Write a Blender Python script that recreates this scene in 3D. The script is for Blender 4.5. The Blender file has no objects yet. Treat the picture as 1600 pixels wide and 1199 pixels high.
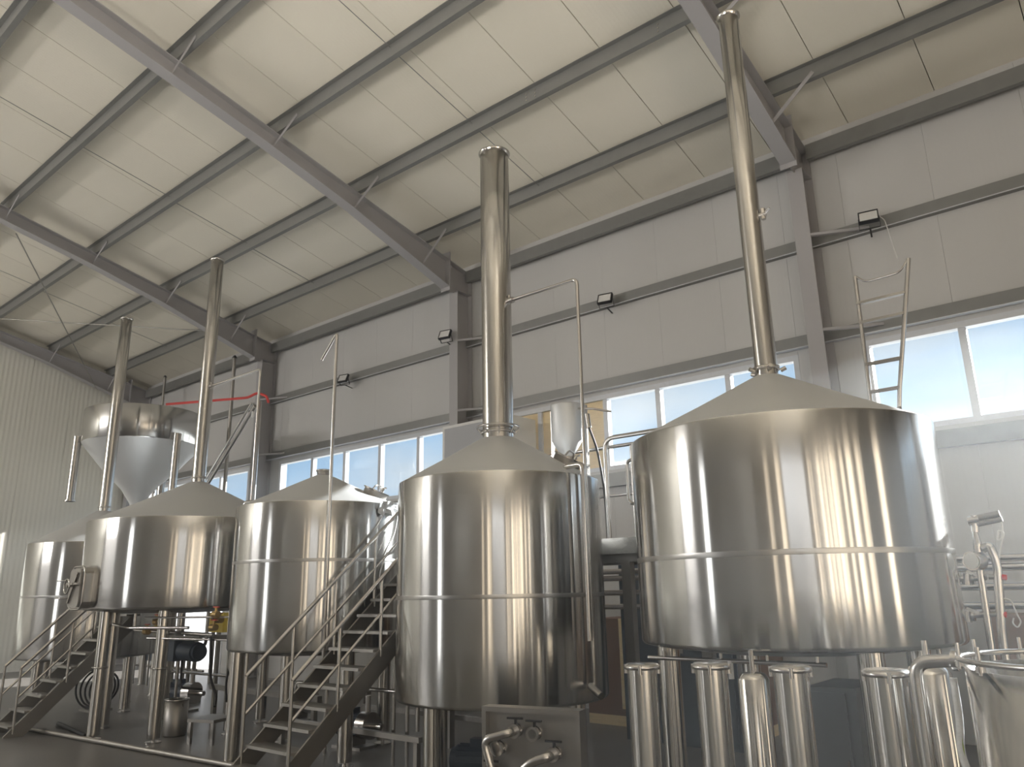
import bpy, math, random
from mathutils import Vector, Matrix
random.seed(7)
SC = bpy.context.scene
COL = SC.collection
PI = math.pi

# ------------------------------------------------------------------ camera
FPX = 1205.0
YAW, PITCH, ROLL = math.radians(39.82), math.radians(15.07), math.radians(-1.13)
CAM = Vector((0, 0, 1.65))
_f = Vector((-math.sin(YAW) * math.cos(PITCH), math.cos(YAW) * math.cos(PITCH), math.sin(PITCH)))
_r = Vector((math.cos(YAW), math.sin(YAW), 0))
_u = _r.cross(_f)
RT = math.cos(ROLL) * _r + math.sin(ROLL) * _u
UP = -math.sin(ROLL) * _r + math.cos(ROLL) * _u
cam = bpy.data.cameras.new('camera')
cam.sensor_fit = 'HORIZONTAL'
cam.sensor_width = 36.0
cam.lens = FPX / 1600.0 * 36.0
cam.clip_start = 0.05
cam.clip_end = 300
co = bpy.data.objects.new('camera', cam)
COL.objects.link(co)
co.matrix_world = Matrix(((RT.x, UP.x, -_f.x, CAM.x), (RT.y, UP.y, -_f.y, CAM.y), (RT.z, UP.z, -_f.z, CAM.z), (0, 0, 0, 1)))
SC.camera = co


def P(px, py, X=None, Y=None, Z=None):
    """a photo pixel as a direction, met with the plane the thing stands on or against"""
    d = RT * ((px - 800) / FPX) - UP * ((py - 599.5) / FPX) + _f
    if Y is not None:
        t = Y / d.y
    elif X is not None:
        t = X / d.x
    else:
        t = (Z - CAM.z) / d.z
    return CAM + d * t


# ------------------------------------------------------------------ world, light, exposure
SC.view_settings.view_transform = 'Standard'
SC.view_settings.look = 'None'
SC.view_settings.exposure = 0.03
SC.view_settings.gamma = 1.0
SC.view_settings.use_curve_mapping = False
w = bpy.data.worlds.new('World')
SC.world = w
w.use_nodes = True
nt = w.node_tree
nt.nodes.clear()
wo = nt.nodes.new('ShaderNodeOutputWorld')
bg = nt.nodes.new('ShaderNodeBackground')
tc = nt.nodes.new('ShaderNodeTexCoord')
mp = nt.nodes.new('ShaderNodeMapping')
mp.inputs['Scale'].default_value = (2.2, 2.2, 7.0)
nz = nt.nodes.new('ShaderNodeTexNoise')
nz.inputs['Scale'].default_value = 1.3
nz.inputs['Detail'].default_value = 5
rp = nt.nodes.new('ShaderNodeValToRGB')
rp.color_ramp.elements[0].position = 0.38
rp.color_ramp.elements[0].color = (0.50, 0.74, 1.0, 1)
rp.color_ramp.elements[1].position = 0.68
rp.color_ramp.elements[1].color = (0.92, 0.97, 1.0, 1)
nt.links.new(tc.outputs['Generated'], mp.inputs['Vector'])
nt.links.new(mp.outputs['Vector'], nz.inputs['Vector'])
nt.links.new(nz.outputs['Fac'], rp.inputs['Fac'])
nt.links.new(rp.outputs['Color'], bg.inputs['Color'])
bg.inputs['Strength'].default_value = 1.0
nt.links.new(bg.outputs['Background'], wo.inputs['Surface'])


def area(name, loc, direction, sx, sy, energy, color=(1, 1, 1), portal=False, spread=180):
    l = bpy.data.lights.new(name, 'AREA')
    l.shape = 'RECTANGLE'
    l.size, l.size_y = sx, sy
    l.energy = energy
    l.color = color
    l.spread = math.radians(spread)
    o = bpy.data.objects.new(name, l)
    COL.objects.link(o)
    o.location = loc
    o.rotation_euler = Vector(direction).to_track_quat('-Z', 'Y').to_euler()
    if portal:
        l.cycles.is_portal = True
    return o


# low sun beyond the windowed wall
sl = bpy.data.lights.new('sun', 'SUN')
sl.energy = 26
sl.angle = math.radians(0.6)
sl.color = (1.0, 0.97, 0.92)
so = bpy.data.objects.new('sun', sl)
COL.objects.link(so)
SAZ, SEL = math.radians(14), math.radians(20)
so.rotation_euler = Vector((-math.sin(SAZ) * math.cos(SEL), -math.cos(SAZ) * math.cos(SEL), -math.sin(SEL))).to_track_quat('-Z', 'Y').to_euler()
HX0, HX1, HY0, HY1, RIDGE = -21.9, 9.0, -7.8, 9.8, 1.0     # inner faces of the hall
# door daylight behind the photographer, and added gold strips reflected in the tanks
GOLD_SLOTS_RIGHT = [(-7.2, -6.75), (-6.2, -5.95), (-4.9, -4.0), (-3.6, -3.2), (-2.7, -2.3), (-1.9, -1.1), (-0.3, 0.1), (0.9, 1.7), (2.5, 2.9), (5.3, 6.1)]
for y0, y1 in GOLD_SLOTS_RIGHT:
    area('gold_strip_light', (HX1 - 0.02, (y0 + y1) / 2, 2.55), (-1, 0, 0), (y1 - y0), 4.9, 42 * (y1 - y0), (1.0, 0.73, 0.40))
area('door_daylight', (-11.0, HY0 + 0.02, 2.5), (0, 1, 0), 1.0, 4.9, 70, (1.0, 0.97, 0.92))
for x0, x1 in ((2.5, 3.3), (0.9, 1.2)):  # added front wall strips for further gold stripes on the tanks
    area('gold_strip_light', ((x0 + x1) / 2, HY0 + 0.02, 2.55), (0, 1, 0), x1 - x0, 4.9, 32 * (x1 - x0), (1.0, 0.73, 0.40))
# added upward fill lights for the ceiling, standing in for yard bounce
area('ceiling_fill', (HX1 - 0.3, -1.9, 2.2), (-1, 0, 0.9), 6.5, 3.0, 450, (1.0, 0.94, 0.85), spread=75)
area('ceiling_fill', (-11.0, HY0 + 0.3, 2.2), (0, 1, 0.8), 4.0, 3.0, 40, (1.0, 0.97, 0.92), spread=70)
area('ceiling_fill', (-4.0, HY0 + 0.3, 2.2), (0, 1, 0.72), 5.0, 3.0, 225, (1.0, 0.965, 0.90), spread=65)  # added fill before plain wall, no opening behind it
FRONT_FILL_SLOTS = [(-21.0, -16.2), (3.8, 8.4)]  # added openings with fill lights; the high one brightens the end wall
for x0, x1 in FRONT_FILL_SLOTS:
    area('front_fill', ((x0 + x1) / 2, HY0 + 0.02, 6.2 if x0 < -15 else 3.95), (0, 1, -0.05), x1 - x0, 1.15, 750 if x0 < -15 else 60, (1.0, 0.97, 0.94))
BACK_WIN = [(-21.2, -16.2), (-15.0, -9.6), (-8.2, -3.3), (-2.5, 2.7), (3.9, 8.7)]
for x0, x1 in BACK_WIN:
    area('window_portal', ((x0 + x1) / 2, 9.97, 3.97), (0, -1, 0), x1 - x0, 1.17, 1, portal=True)


# ------------------------------------------------------------------ materials
def mat(name, color, rough=0.6, metal=0.0, var=0.0, vscale=6.0, bump=0.0, bscale=40.0, stretch=(1, 1, 1), aniso=0.0, spec=None, alpha=None):
    m = bpy.data.materials.new(name)
    m.use_nodes = True
    n = m.node_tree
    b = n.nodes['Principled BSDF']
    b.inputs['Base Color'].default_value = (*color, 1)
    b.inputs['Roughness'].default_value = rough
    b.inputs['Metallic'].default_value = metal
    if spec is not None:
        b.inputs['Specular IOR Level'].default_value = spec
    t = n.nodes.new('ShaderNodeTexCoord')
    g = n.nodes.new('ShaderNodeMapping')
    g.inputs['Scale'].default_value = stretch
    n.links.new(t.outputs['Object'], g.inputs['Vector'])
    x = n.nodes.new('ShaderNodeTexNoise')
    x.inputs['Scale'].default_value = vscale
    x.inputs['Detail'].default_value = 4
    n.links.new(g.outputs['Vector'], x.inputs['Vector'])
    r = n.nodes.new('ShaderNodeMixRGB')
    r.blend_type = 'MULTIPLY'
    r.inputs['Fac'].default_value = 1
    r.inputs['Color1'].default_value = (*color, 1)
    rr = n.nodes.new('ShaderNodeMapRange')
    rr.inputs['To Min'].default_value = 1 - var
    rr.inputs['To Max'].default_value = 1 + var
    n.links.new(x.outputs['Fac'], rr.inputs['Value'])
    n.links.new(rr.outputs['Result'], r.inputs['Color2'])
    n.links.new(r.outputs['Color'], b.inputs['Base Color'])
    if bump:
        y = n.nodes.new('ShaderNodeTexNoise')
        y.inputs['Scale'].default_value = bscale
        y.inputs['Detail'].default_value = 3
        n.links.new(g.outputs['Vector'], y.inputs['Vector'])
        q = n.nodes.new('ShaderNodeBump')
        q.inputs['Strength'].default_value = 1
        q.inputs['Distance'].default_value = bump
        n.links.new(y.outputs['Fac'], q.inputs['Height'])
        n.links.new(q.outputs['Normal'], b.inputs['Normal'])
    if aniso:
        b.inputs['Anisotropic'].default_value = aniso
        b.inputs['Anisotropic Rotation'].default_value = 0.25
        k = n.nodes.new('ShaderNodeTangent')
        k.direction_type = 'RADIAL'
        k.axis = 'Z'
        n.links.new(k.outputs['Tangent'], b.inputs['Tangent'])
    return m


def ribbed(name, color, axis, pitch, depth, rough=0.45, var=0.06):
    """thin rolled ribs along a metal-faced sandwich panel"""
    m = mat(name, color, rough, 0.0, var, 0.7)
    n = m.node_tree
    b = n.nodes['Principled BSDF']
    t = n.nodes.new('ShaderNodeTexCoord')
    wv = n.nodes.new('ShaderNodeTexWave')
    wv.bands_direction = axis
    wv.wave_profile = 'SIN'
    wv.inputs['Scale'].default_value = 1.0 / pitch * 0.314
    q = n.nodes.new('ShaderNodeBump')
    q.inputs['Distance'].default_value = depth
    n.links.new(t.outputs['Object'], wv.inputs['Vector'])
    n.links.new(wv.outputs['Fac'], q.inputs['Height'])
    n.links.new(q.outputs['Normal'], b.inputs['Normal'])
    return m


M = {}
M['steel'] = mat('brushed_steel', (0.60, 0.598, 0.59), 0.17, 1.0, 0.05, 3.0, 0.0020, 3.4, (1.6, 1.6, 0.012), 0.95)
M['polished'] = mat('polished_steel', (0.62, 0.60, 0.57), 0.17, 1.0, 0.04, 4.0, 0.0006, 9.0, (1.5, 1.5, 0.004), 0.85)
M['cone'] = mat('matt_steel', (0.72, 0.73, 0.74), 0.5, 0.6, 0.06, 2.0)
M['band'] = mat('welded_band', (0.47, 0.465, 0.455), 0.30, 1.0, 0.05, 3.0)
M['tube'] = mat('stainless_tube', (0.60, 0.58, 0.56), 0.22, 1.0, 0.05, 6.0)
M['dull'] = mat('dull_steel', (0.36, 0.345, 0.325), 0.45, 1.0, 0.10, 5.0)
M['tread'] = mat('checker_tread', (0.42, 0.41, 0.39), 0.45, 1.0, 0.12, 30.0, 0.002, 60)
M['beam'] = mat('grey_painted_beam', (0.40, 0.39, 0.40), 0.5, 0.0, 0.06, 2.0)
M['galv'] = mat('galvanised_purlin', (0.25, 0.25, 0.24), 0.45, 0.35, 0.14, 9.0)
M['ceiling'] = ribbed('ceiling_sheet', (0.80, 0.76, 0.66), 'X', 0.055, 0.0009, 0.35, 0.05)
M['wall'] = ribbed('wall_sheet', (0.56, 0.555, 0.55), 'X', 0.06, 0.0007, 0.45, 0.04)
M['endwall'] = ribbed('end_wall_sheet', (0.80, 0.79, 0.72), 'Y', 0.11, 0.004, 0.45, 0.04)
M['joint'] = mat('panel_joint', (0.05, 0.045, 0.04), 0.8)
M['floor'] = mat('concrete', (0.145, 0.138, 0.13), 0.38, 0.0, 0.25, 1.2, 0.002, 30)
M['yard'] = mat('yard_concrete', (0.50, 0.48, 0.44), 0.8, 0.0, 0.1, 0.5)
M['frame'] = mat('white_frame', (0.66, 0.68, 0.72), 0.4, 0.0, 0.12, 25)
M['wood'] = mat('plywood', (0.88, 0.72, 0.46), 0.6, 0.0, 0.18, 6, 0.0, 40, (1, 1, 9))
M['black'] = mat('black_plastic', (0.02, 0.02, 0.022), 0.5)
M['rubber'] = mat('black_hose', (0.015, 0.015, 0.016), 0.55)
M['white'] = mat('white_enamel', (0.75, 0.75, 0.74), 0.4, 0.0, 0.04)
M['cabinet'] = mat('grey_cabinet', (0.45, 0.46, 0.49), 0.5, 0.0, 0.05)
M['motor'] = mat('motor_blue', (0.05, 0.065, 0.09), 0.45, 0.0, 0.1)
M['red'] = mat('red_plastic', (0.65, 0.06, 0.05), 0.4)
M['yellow'] = mat('yellow_plastic', (0.80, 0.58, 0.06), 0.45)
M['card'] = mat('brown_card', (0.22, 0.125, 0.085), 0.8, 0.0, 0.12, 4)
M['brass'] = mat('brass', (0.55, 0.38, 0.16), 0.35, 1.0, 0.1)
M['foil'] = mat('plastic_film', (0.72, 0.74, 0.76), 0.25, 0.0, 0.1, 8, 0.01, 25)
M['slate'] = mat('slate_paint', (0.075, 0.078, 0.082), 0.5, 0.0, 0.06)
M['green'] = mat('green_tag', (0.30, 0.45, 0.03), 0.5)
M['roof'] = mat('roof_backing', (0.08, 0.075, 0.07), 0.8)


def glass():
    m = bpy.data.materials.new('window_glass')
    m.use_nodes = True
    n = m.node_tree
    n.nodes.clear()
    o = n.nodes.new('ShaderNodeOutputMaterial')
    a = n.nodes.new('ShaderNodeBsdfTransparent')
    a.inputs['Color'].default_value = (0.95, 0.98, 1, 1)
    g = n.nodes.new('ShaderNodeBsdfGlossy')
    g.inputs['Roughness'].default_value = 0.03
    x = n.nodes.new('ShaderNodeMixShader')
    x.inputs['Fac'].default_value = 0.06
    n.links.new(a.outputs[0], x.inputs[1])
    n.links.new(g.outputs[0], x.inputs[2])
    n.links.new(x.outputs[0], o.inputs['Surface'])
    return m


M['glass'] = glass()


# ------------------------------------------------------------------ mesh helpers
class MB:
    def __init__(s):
        s.v, s.f, s.s = [], [], []

    def _add(s, vs, fs, smooth):
        b = len(s.v)
        s.v += [tuple(q) for q in vs]
        s.f += [tuple(b + i for i in f) for f in fs]
        s.s += [smooth] * len(fs)
        return s

    def box(s, x0, x1, y0, y1, z0, z1):
        return s._add([(x0, y0, z0), (x1, y0, z0), (x1, y1, z0), (x0, y1, z0), (x0, y0, z1), (x1, y0, z1), (x1, y1, z1), (x0, y1, z1)],
                      [(0, 3, 2, 1), (4, 5, 6, 7), (0, 1, 5, 4), (1, 2, 6, 5), (2, 3, 7, 6), (3, 0, 4, 7)], False)

    def prism(s, pts, axis, a0, a1):
        """extrude a 2D outline along an axis; outline in the two other axes in x<y<z order"""
        n = len(pts)
        mk = {'X': lambda p, a: (a, p[0], p[1]), 'Y': lambda p, a: (p[0], a, p[1]), 'Z': lambda p, a: (p[0], p[1], a)}[axis]
        vs = [mk(p, a0) for p in pts] + [mk(p, a1) for p in pts]
        fs = [tuple(range(n))[::-1], tuple(range(n, 2 * n))] + [(i, (i + 1) % n, n + (i + 1) % n, n + i) for i in range(n)]
        return s._add(vs, fs, False)

    def bar(s, a, b, w_, h_, up=(0, 0, 1)):
        a, b = Vector(a), Vector(b)
        d = (b - a).normalized()
        u = Vector(up)
        x = d.cross(u)
        if x.length < 1e-4:
            x = d.cross(Vector((1, 0, 0)))
        x.normalize()
        u = x.cross(d)
        vs = []
        for q in (a, b):
            for i, j in ((-1, -1), (1, -1), (1, 1), (-1, 1)):
                vs.append(q + x * (i * w_ / 2) + u * (j * h_ / 2))
        return s._add(vs, [(0, 3, 2, 1), (4, 5, 6, 7), (0, 1, 5, 4), (1, 2, 6, 5), (2, 3, 7, 6), (3, 0, 4, 7)], False)

    def lathe(s, prof, n=32, c=(0, 0, 0), smooth=True, flat_rows=()):
        """profile of (r, z) turned about the vertical through c"""
        cx, cy, cz = c
        vs, fs = [], []
        for r, z in prof:
            for i in range(n):
                a = 2 * PI * i / n
                vs.append((cx + r * math.cos(a), cy + r * math.sin(a), cz + z))
        for k in range(len(prof) - 1):
            for i in range(n):
                j = (i + 1) % n
                fs.append((k * n + i, k * n + j, (k + 1) * n + j, (k + 1) * n + i))
        return s._add(vs, fs, smooth)

    def disc(s, r, z, n=32, c=(0, 0, 0), up=True):
        vs = [(c[0] + r * math.cos(2 * PI * i / n), c[1] + r * math.sin(2 * PI * i / n), c[2] + z) for i in range(n)]
        return s._add(vs, [tuple(range(n)) if up else tuple(range(n))[::-1]], False)

    def cyl(s, a, b, r, r2=None, n=12, caps=True):
        a, b = Vector(a), Vector(b)
        r2 = r if r2 is None else r2
        d = (b - a).normalized()
        x = d.cross(Vector((0, 0, 1)))
        if x.length < 1e-4:
            x = Vector((1, 0, 0))
        x.normalize()
        y = d.cross(x)
        vs = []
        for q, rr in ((a, r), (b, r2)):
            for i in range(n):
                t = 2 * PI * i / n
                vs.append(q + (x * math.cos(t) + y * math.sin(t)) * rr)
        s._add(vs, [(i, n + i, n + (i + 1) % n, (i + 1) % n) for i in range(n)], True)
        if caps:
            s._add([vs[i] for i in range(n)], [tuple(range(n))], False)
            s._add([vs[n + i] for i in range(n)], [tuple(range(n))[::-1]], False)
        return s

    def tube(s, pts, r, bend=0.0, n=10, caps=True):
        """a bent pipe through points; corners rounded with radius bend"""
        pts = [Vector(p) for p in pts]
        path = [pts[0]]
        for i in range(1, len(pts) - 1):
            a, b, c = pts[i - 1], pts[i], pts[i + 1]
            d1, d2 = (a - b), (c - b)
            k = min(bend, d1.length * 0.45, d2.length * 0.45)
            if k < 1e-4:
                path.append(b)
                continue
            p1, p2 = b + d1.normalized() * k, b + d2.normalized() * k
            for t in (0, .2, .4, .6, .8, 1):
                path.append(p1 * (1 - t) ** 2 + b * 2 * t * (1 - t) + p2 * t * t)
        path.append(pts[-1])
        rings, prev = [], None
        for i, p in enumerate(path):
            d = ((path[i + 1] if i + 1 < len(path) else p) - (path[i - 1] if i else p)).normalized()
            if prev is None:
                x = d.cross(Vector((0, 0, 1)))
                if x.length < 1e-3:
                    x = Vector((1, 0, 0))
            else:
                x = prev - d * prev.dot(d)
            x.normalize()
            prev = x
            y = d.cross(x)
            rings.append([p + (x * math.cos(2 * PI * j / n) + y * math.sin(2 * PI * j / n)) * r for j in range(n)])
        vs = [v for q in rings for v in q]
        fs = []
        for k in range(len(rings) - 1):
            for j in range(n):
                fs.append((k * n + j, (k + 1) * n + j, (k + 1) * n + (j + 1) % n, k * n + (j + 1) % n))
        s._add(vs, fs, True)
        if caps:
            s._add(rings[0], [tuple(range(n))], False)
            s._add(rings[-1], [tuple(range(n))[::-1]], False)
        return s

    def ring(s, c, axis, R, r, n=24, m=8, a0=0.0, a1=2 * PI):
        axis = Vector(axis).normalized()
        x = axis.cross(Vector((0, 0, 1)))
        if x.length < 1e-3:
            x = Vector((1, 0, 0))
        x.normalize()
        y = axis.cross(x)
        c = Vector(c)
        full = abs(a1 - a0 - 2 * PI) < 1e-6
        cnt = n if full else n + 1
        vs = []
        for i in range(cnt):
            t = a0 + (a1 - a0) * i / n
            d = x * math.cos(t) + y * math.sin(t)
            for j in range(m):
                q = 2 * PI * j / m
                vs.append(c + d * (R + r * math.cos(q)) + axis * (r * math.sin(q)))
        fs = []
        for i in range(n):
            k = (i + 1) % cnt
            for j in range(m):
                fs.append((i * m + j, i * m + (j + 1) % m, k * m + (j + 1) % m, k * m + j))
        return s._add(vs, fs, True)

    def mesh(s, name, material):
        me = bpy.data.meshes.new(name)
        me.from_pydata(s.v, [], s.f)
        me.polygons.foreach_set('use_smooth', s.s)
        me.materials.append(M[material] if isinstance(material, str) else material)
        me.update()
        return me

    def build(s, name, material, parent=None):
        o = bpy.data.objects.new(name, s.mesh(name, material))
        COL.objects.link(o)
        o.parent = parent
        return o


def tag(o, label, cat, group=None, kind=None):
    o['label'] = label
    o['category'] = cat
    if group:
        o['group'] = group
    if kind:
        o['kind'] = kind
    return o


def empty(name, loc, label, cat, group=None, rotz=0.0):
    o = bpy.data.objects.new(name, None)
    COL.objects.link(o)
    o.location = loc
    o.rotation_euler = (0, 0, rotz)
    return tag(o, label, cat, group)


def structure(o, label=None):
    o['kind'] = 'structure'
    if label:
        o['label'] = label
    return o


def shared(name, me, parent, loc=(0, 0, 0)):
    o = bpy.data.objects.new(name, me)
    COL.objects.link(o)
    o.parent = parent
    o.location = loc
    return o


# ------------------------------------------------------------------ the hall
def ztop(y):                 # top of the rafters
    return 7.46 + 0.228 * (9.23 - y)


PUR = 0.22                   # purlin height


def zceil(y):
    return ztop(y) + PUR if y >= RIDGE else ztop(2 * RIDGE - y) + PUR


EAVE = zceil(HY1)
floor = structure(MB().box(HX0 - 0.3, HX1 + 0.3, HY0 - 0.3, HY1 + 0.4, -0.2, 0.0).build('floor', 'floor'), 'bare grey concrete floor of the hall')

# roof: backing sheet and one sandwich panel after another
cb = MB()
cb.prism([(HY1 + 0.2, zceil(HY1 + 0.2) + 0.08), (RIDGE, zceil(RIDGE) + 0.08), (RIDGE, zceil(RIDGE) + 0.14), (HY1 + 0.2, zceil(HY1 + 0.2) + 0.14)], 'X', HX0 - 0.2, HX1 + 0.2)
ceiling = structure(cb.build('ceiling', 'roof'), 'cream ribbed sandwich panel roof lining')
PW = 1.035
pm = MB().prism([(HY1 + 0.15, zceil(HY1 + 0.15)), (RIDGE, zceil(RIDGE)), (RIDGE, zceil(RIDGE) + 0.08), (HY1 + 0.15, zceil(HY1 + 0.15) + 0.08)], 'X', 0.005, PW - 0.005).mesh('panel', 'ceiling')
k = 0
x = -1.25 - PW * 20
while x < HX1:
    shared('panel', pm, ceiling, (x, 0, 0))
    x += PW
# the far slope, behind the photographer
fs = MB().prism([(RIDGE, zceil(RIDGE)), (HY0 - 0.2, zceil(HY0 - 0.2)), (HY0 - 0.2, zceil(HY0 - 0.2) + 0.1), (RIDGE, zceil(RIDGE) + 0.1)], 'X', HX0 - 0.2, HX1 + 0.2)
fs.build('far_slope', 'ceiling', ceiling)

# back wall
ZS, ZH = 3.38, 4.56
wb = MB()
segs, prev = [], HX0 - 0.2
DX0, DX1, DZ = -19.4, -16.85, 2.55
for x0, x1 in BACK_WIN:
    segs += [(prev, x0, 0, EAVE + 0.1), (x0, x1, ZH, EAVE + 0.1)]
    segs += [(x0, DX0, 0, ZS), (DX0, DX1, DZ, ZS), (DX1, x1, 0, ZS)] if x0 < -20 else [(x0, x1, 0, ZS)]
    prev = x1
segs.append((prev, HX1 + 0.2, 0, EAVE + 0.1))
for x0, x1, z0, z1 in segs:
    wb.box(x0, x1, HY1 + 0.05, HY1 + 0.2, z0, z1)
wall_back = structure(wb.build('wall_back', 'wall'), 'pale grey panelled long wall with strip windows')
for x0, x1, z0, z1 in segs:
    n = max(1, round((x1 - x0) / PW))
    st = (x1 - x0) / n
    me = MB().box(0.0012, st - 0.0012, HY1, HY1 + 0.05, z0, z1).mesh('panel', 'wall')
    for i in range(n):
        shared('panel', me, wall_back, (x0 + i * st, 0, 0))

door = structure(MB().box(DX0, DX0 + 0.06, HY1 - 0.01, HY1 + 0.2, 0, DZ).box(DX1 - 0.06, DX1, HY1 - 0.01, HY1 + 0.2, 0, DZ).box(DX0 + 0.06, DX1 - 0.06, HY1 - 0.01, HY1 + 0.2, DZ - 0.06, DZ).build('door_1', 'frame'), 'open double doorway low in the windowed wall, seen under the broad tank')
MB().box(DX0 - 0.02, DX0 + 0.03, HY1 + 0.21, HY1 + 1.4, 0.02, DZ - 0.06).build('leaf', 'frame', door)
MB().box(DX1 - 0.03, DX1 + 0.02, HY1 + 0.21, HY1 + 1.4, 0.02, DZ - 0.06).build('leaf', 'frame', door)

# yard outside
structure(MB().box(-90, 90, -60, 110, -0.45, -0.22).build('ground', 'yard'), 'pale concrete yard outside the hall')

# end wall (left in the photo)
structure(MB().prism([(HY0 - 0.2, 0), (HY1 + 0.2, 0), (HY1 + 0.2, EAVE + 0.05), (RIDGE, zceil(RIDGE) + 0.1), (HY0 - 0.2, EAVE + 0.05)], 'X', HX0 - 0.15, HX0 - 0.05).build('wall_left', 'endwall'), 'cream fluted gable end wall')
wl = bpy.data.objects['wall_left']
y = HY1
while y > HY0:
    y2 = max(y - 1.0, HY0)
    MB().prism([(y2 + 0.002, 0), (y - 0.002, 0), (y - 0.002, zceil(y)), (y2 + 0.002, zceil(y2))] if not (y2 < RIDGE < y) else [(y2, 0), (y, 0), (y, zceil(y)), (RIDGE, zceil(RIDGE)), (y2, zceil(y2))],
               'X', HX0 - 0.05, HX0).build('panel', 'endwall', wl)
    y = y2


# walls behind the photographer, cut open for the door and the added lights
def holed(name, fixed_axis, a0, a1, b0, b1, ztop_, holes):
    m = MB()
    prev = b0
    for h0, h1, hz0, hz1 in sorted(holes):
        for c0, c1, z0, z1 in ((prev, h0, 0, ztop_), (h0, h1, 0, hz0), (h0, h1, hz1, ztop_)):
            if c1 - c0 > 0.01 and z1 - z0 > 0.01:
                if fixed_axis == 'Y':
                    m.box(c0, c1, a0, a1, z0, z1)
                else:
                    m.box(a0, a1, c0, c1, z0, z1)
        prev = h1
    if fixed_axis == 'Y':
        m.box(prev, b1, a0, a1, 0, ztop_)
    else:
        m.box(a0, a1, prev, b1, 0, ztop_)
    return structure(m.build(name, 'wall'), 'plain panelled wall behind the viewer')


holed('wall_front', 'Y', HY0 - 0.15, HY0, HX0 - 0.2, HX1 + 0.2, EAVE + 0.05, [(-11.5, -10.5, 0, 5.0), (0.9, 1.2, 0.1, 5.0), (2.5, 3.3, 0.1, 5.0)] + [(a, b, 5.62, 6.78) if a < -15 else (a, b, 3.38, 4.55) for a, b in FRONT_FILL_SLOTS])
wr = holed('wall_right', 'X', HX1, HX1 + 0.15, HY0 - 0.2, HY1 + 0.2, EAVE + 0.05, [(a, b, 0.1, 5.0) for a, b in GOLD_SLOTS_RIGHT])
MB().prism([(HY0, EAVE), (HY1, EAVE), (RIDGE, zceil(RIDGE) + 0.05)], 'X', HX1, HX1 + 0.15).build('gable', 'wall', wr)

# windows of the back wall: frame, mullions, panes
MULL = {1: [-20.0, -18.8, -17.5], 2: [-13.8, -12.7, -11.6, -10.5], 3: [-7.6, -6.32, -5.4, -4.3], 4: [-1.42, -0.35, 0.7, 1.75], 5: [5.1, 6.3, 7.5]}
WLAB = {1: 'strip window behind the hopper and chimneys', 2: 'five pane strip window behind the coned tank with the stairs',
        3: 'strip window with two boarded panes behind the tallest chimneys', 4: 'strip window behind the ladder', 5: 'strip window beyond the photographed bay'}
for k, (x0, x1) in enumerate(BACK_WIN, 1):
    wd = structure(MB().box(x0, x1, HY1 - 0.005, HY1 + 0.12, ZH - 0.075, ZH).box(x0, x1, HY1 - 0.005, HY1 + 0.12, ZS, ZS + 0.06)
                   .box(x0, x0 + 0.07, HY1 - 0.004, HY1 + 0.12, ZS + 0.06, ZH - 0.075).box(x1 - 0.07, x1, HY1 - 0.004, HY1 + 0.12, ZS + 0.06, ZH - 0.075).build('window_%d' % k, 'frame'), WLAB[k])
    edges = [x0 + 0.07] + MULL[k] + [x1 - 0.07]
    for mx in MULL[k]:
        MB().box(mx - 0.04, mx + 0.04, HY1 + 0.01, HY1 + 0.11, ZS + 0.06, ZH - 0.075).build('mullion', 'frame', wd)
    for i in range(len(edges) - 1):
        boarded = k == 3 and i < 2
        p = MB().box(edges[i] + 0.03, edges[i + 1] - 0.03, HY1 + 0.05, HY1 + (0.07 if boarded else 0.058), ZS + 0.06, ZH - 0.075).build('board' if boarded else 'pane', 'wood' if boarded else 'glass', wd)
        if boarded:
            p['label'] = 'plywood board in place of glass'

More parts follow.
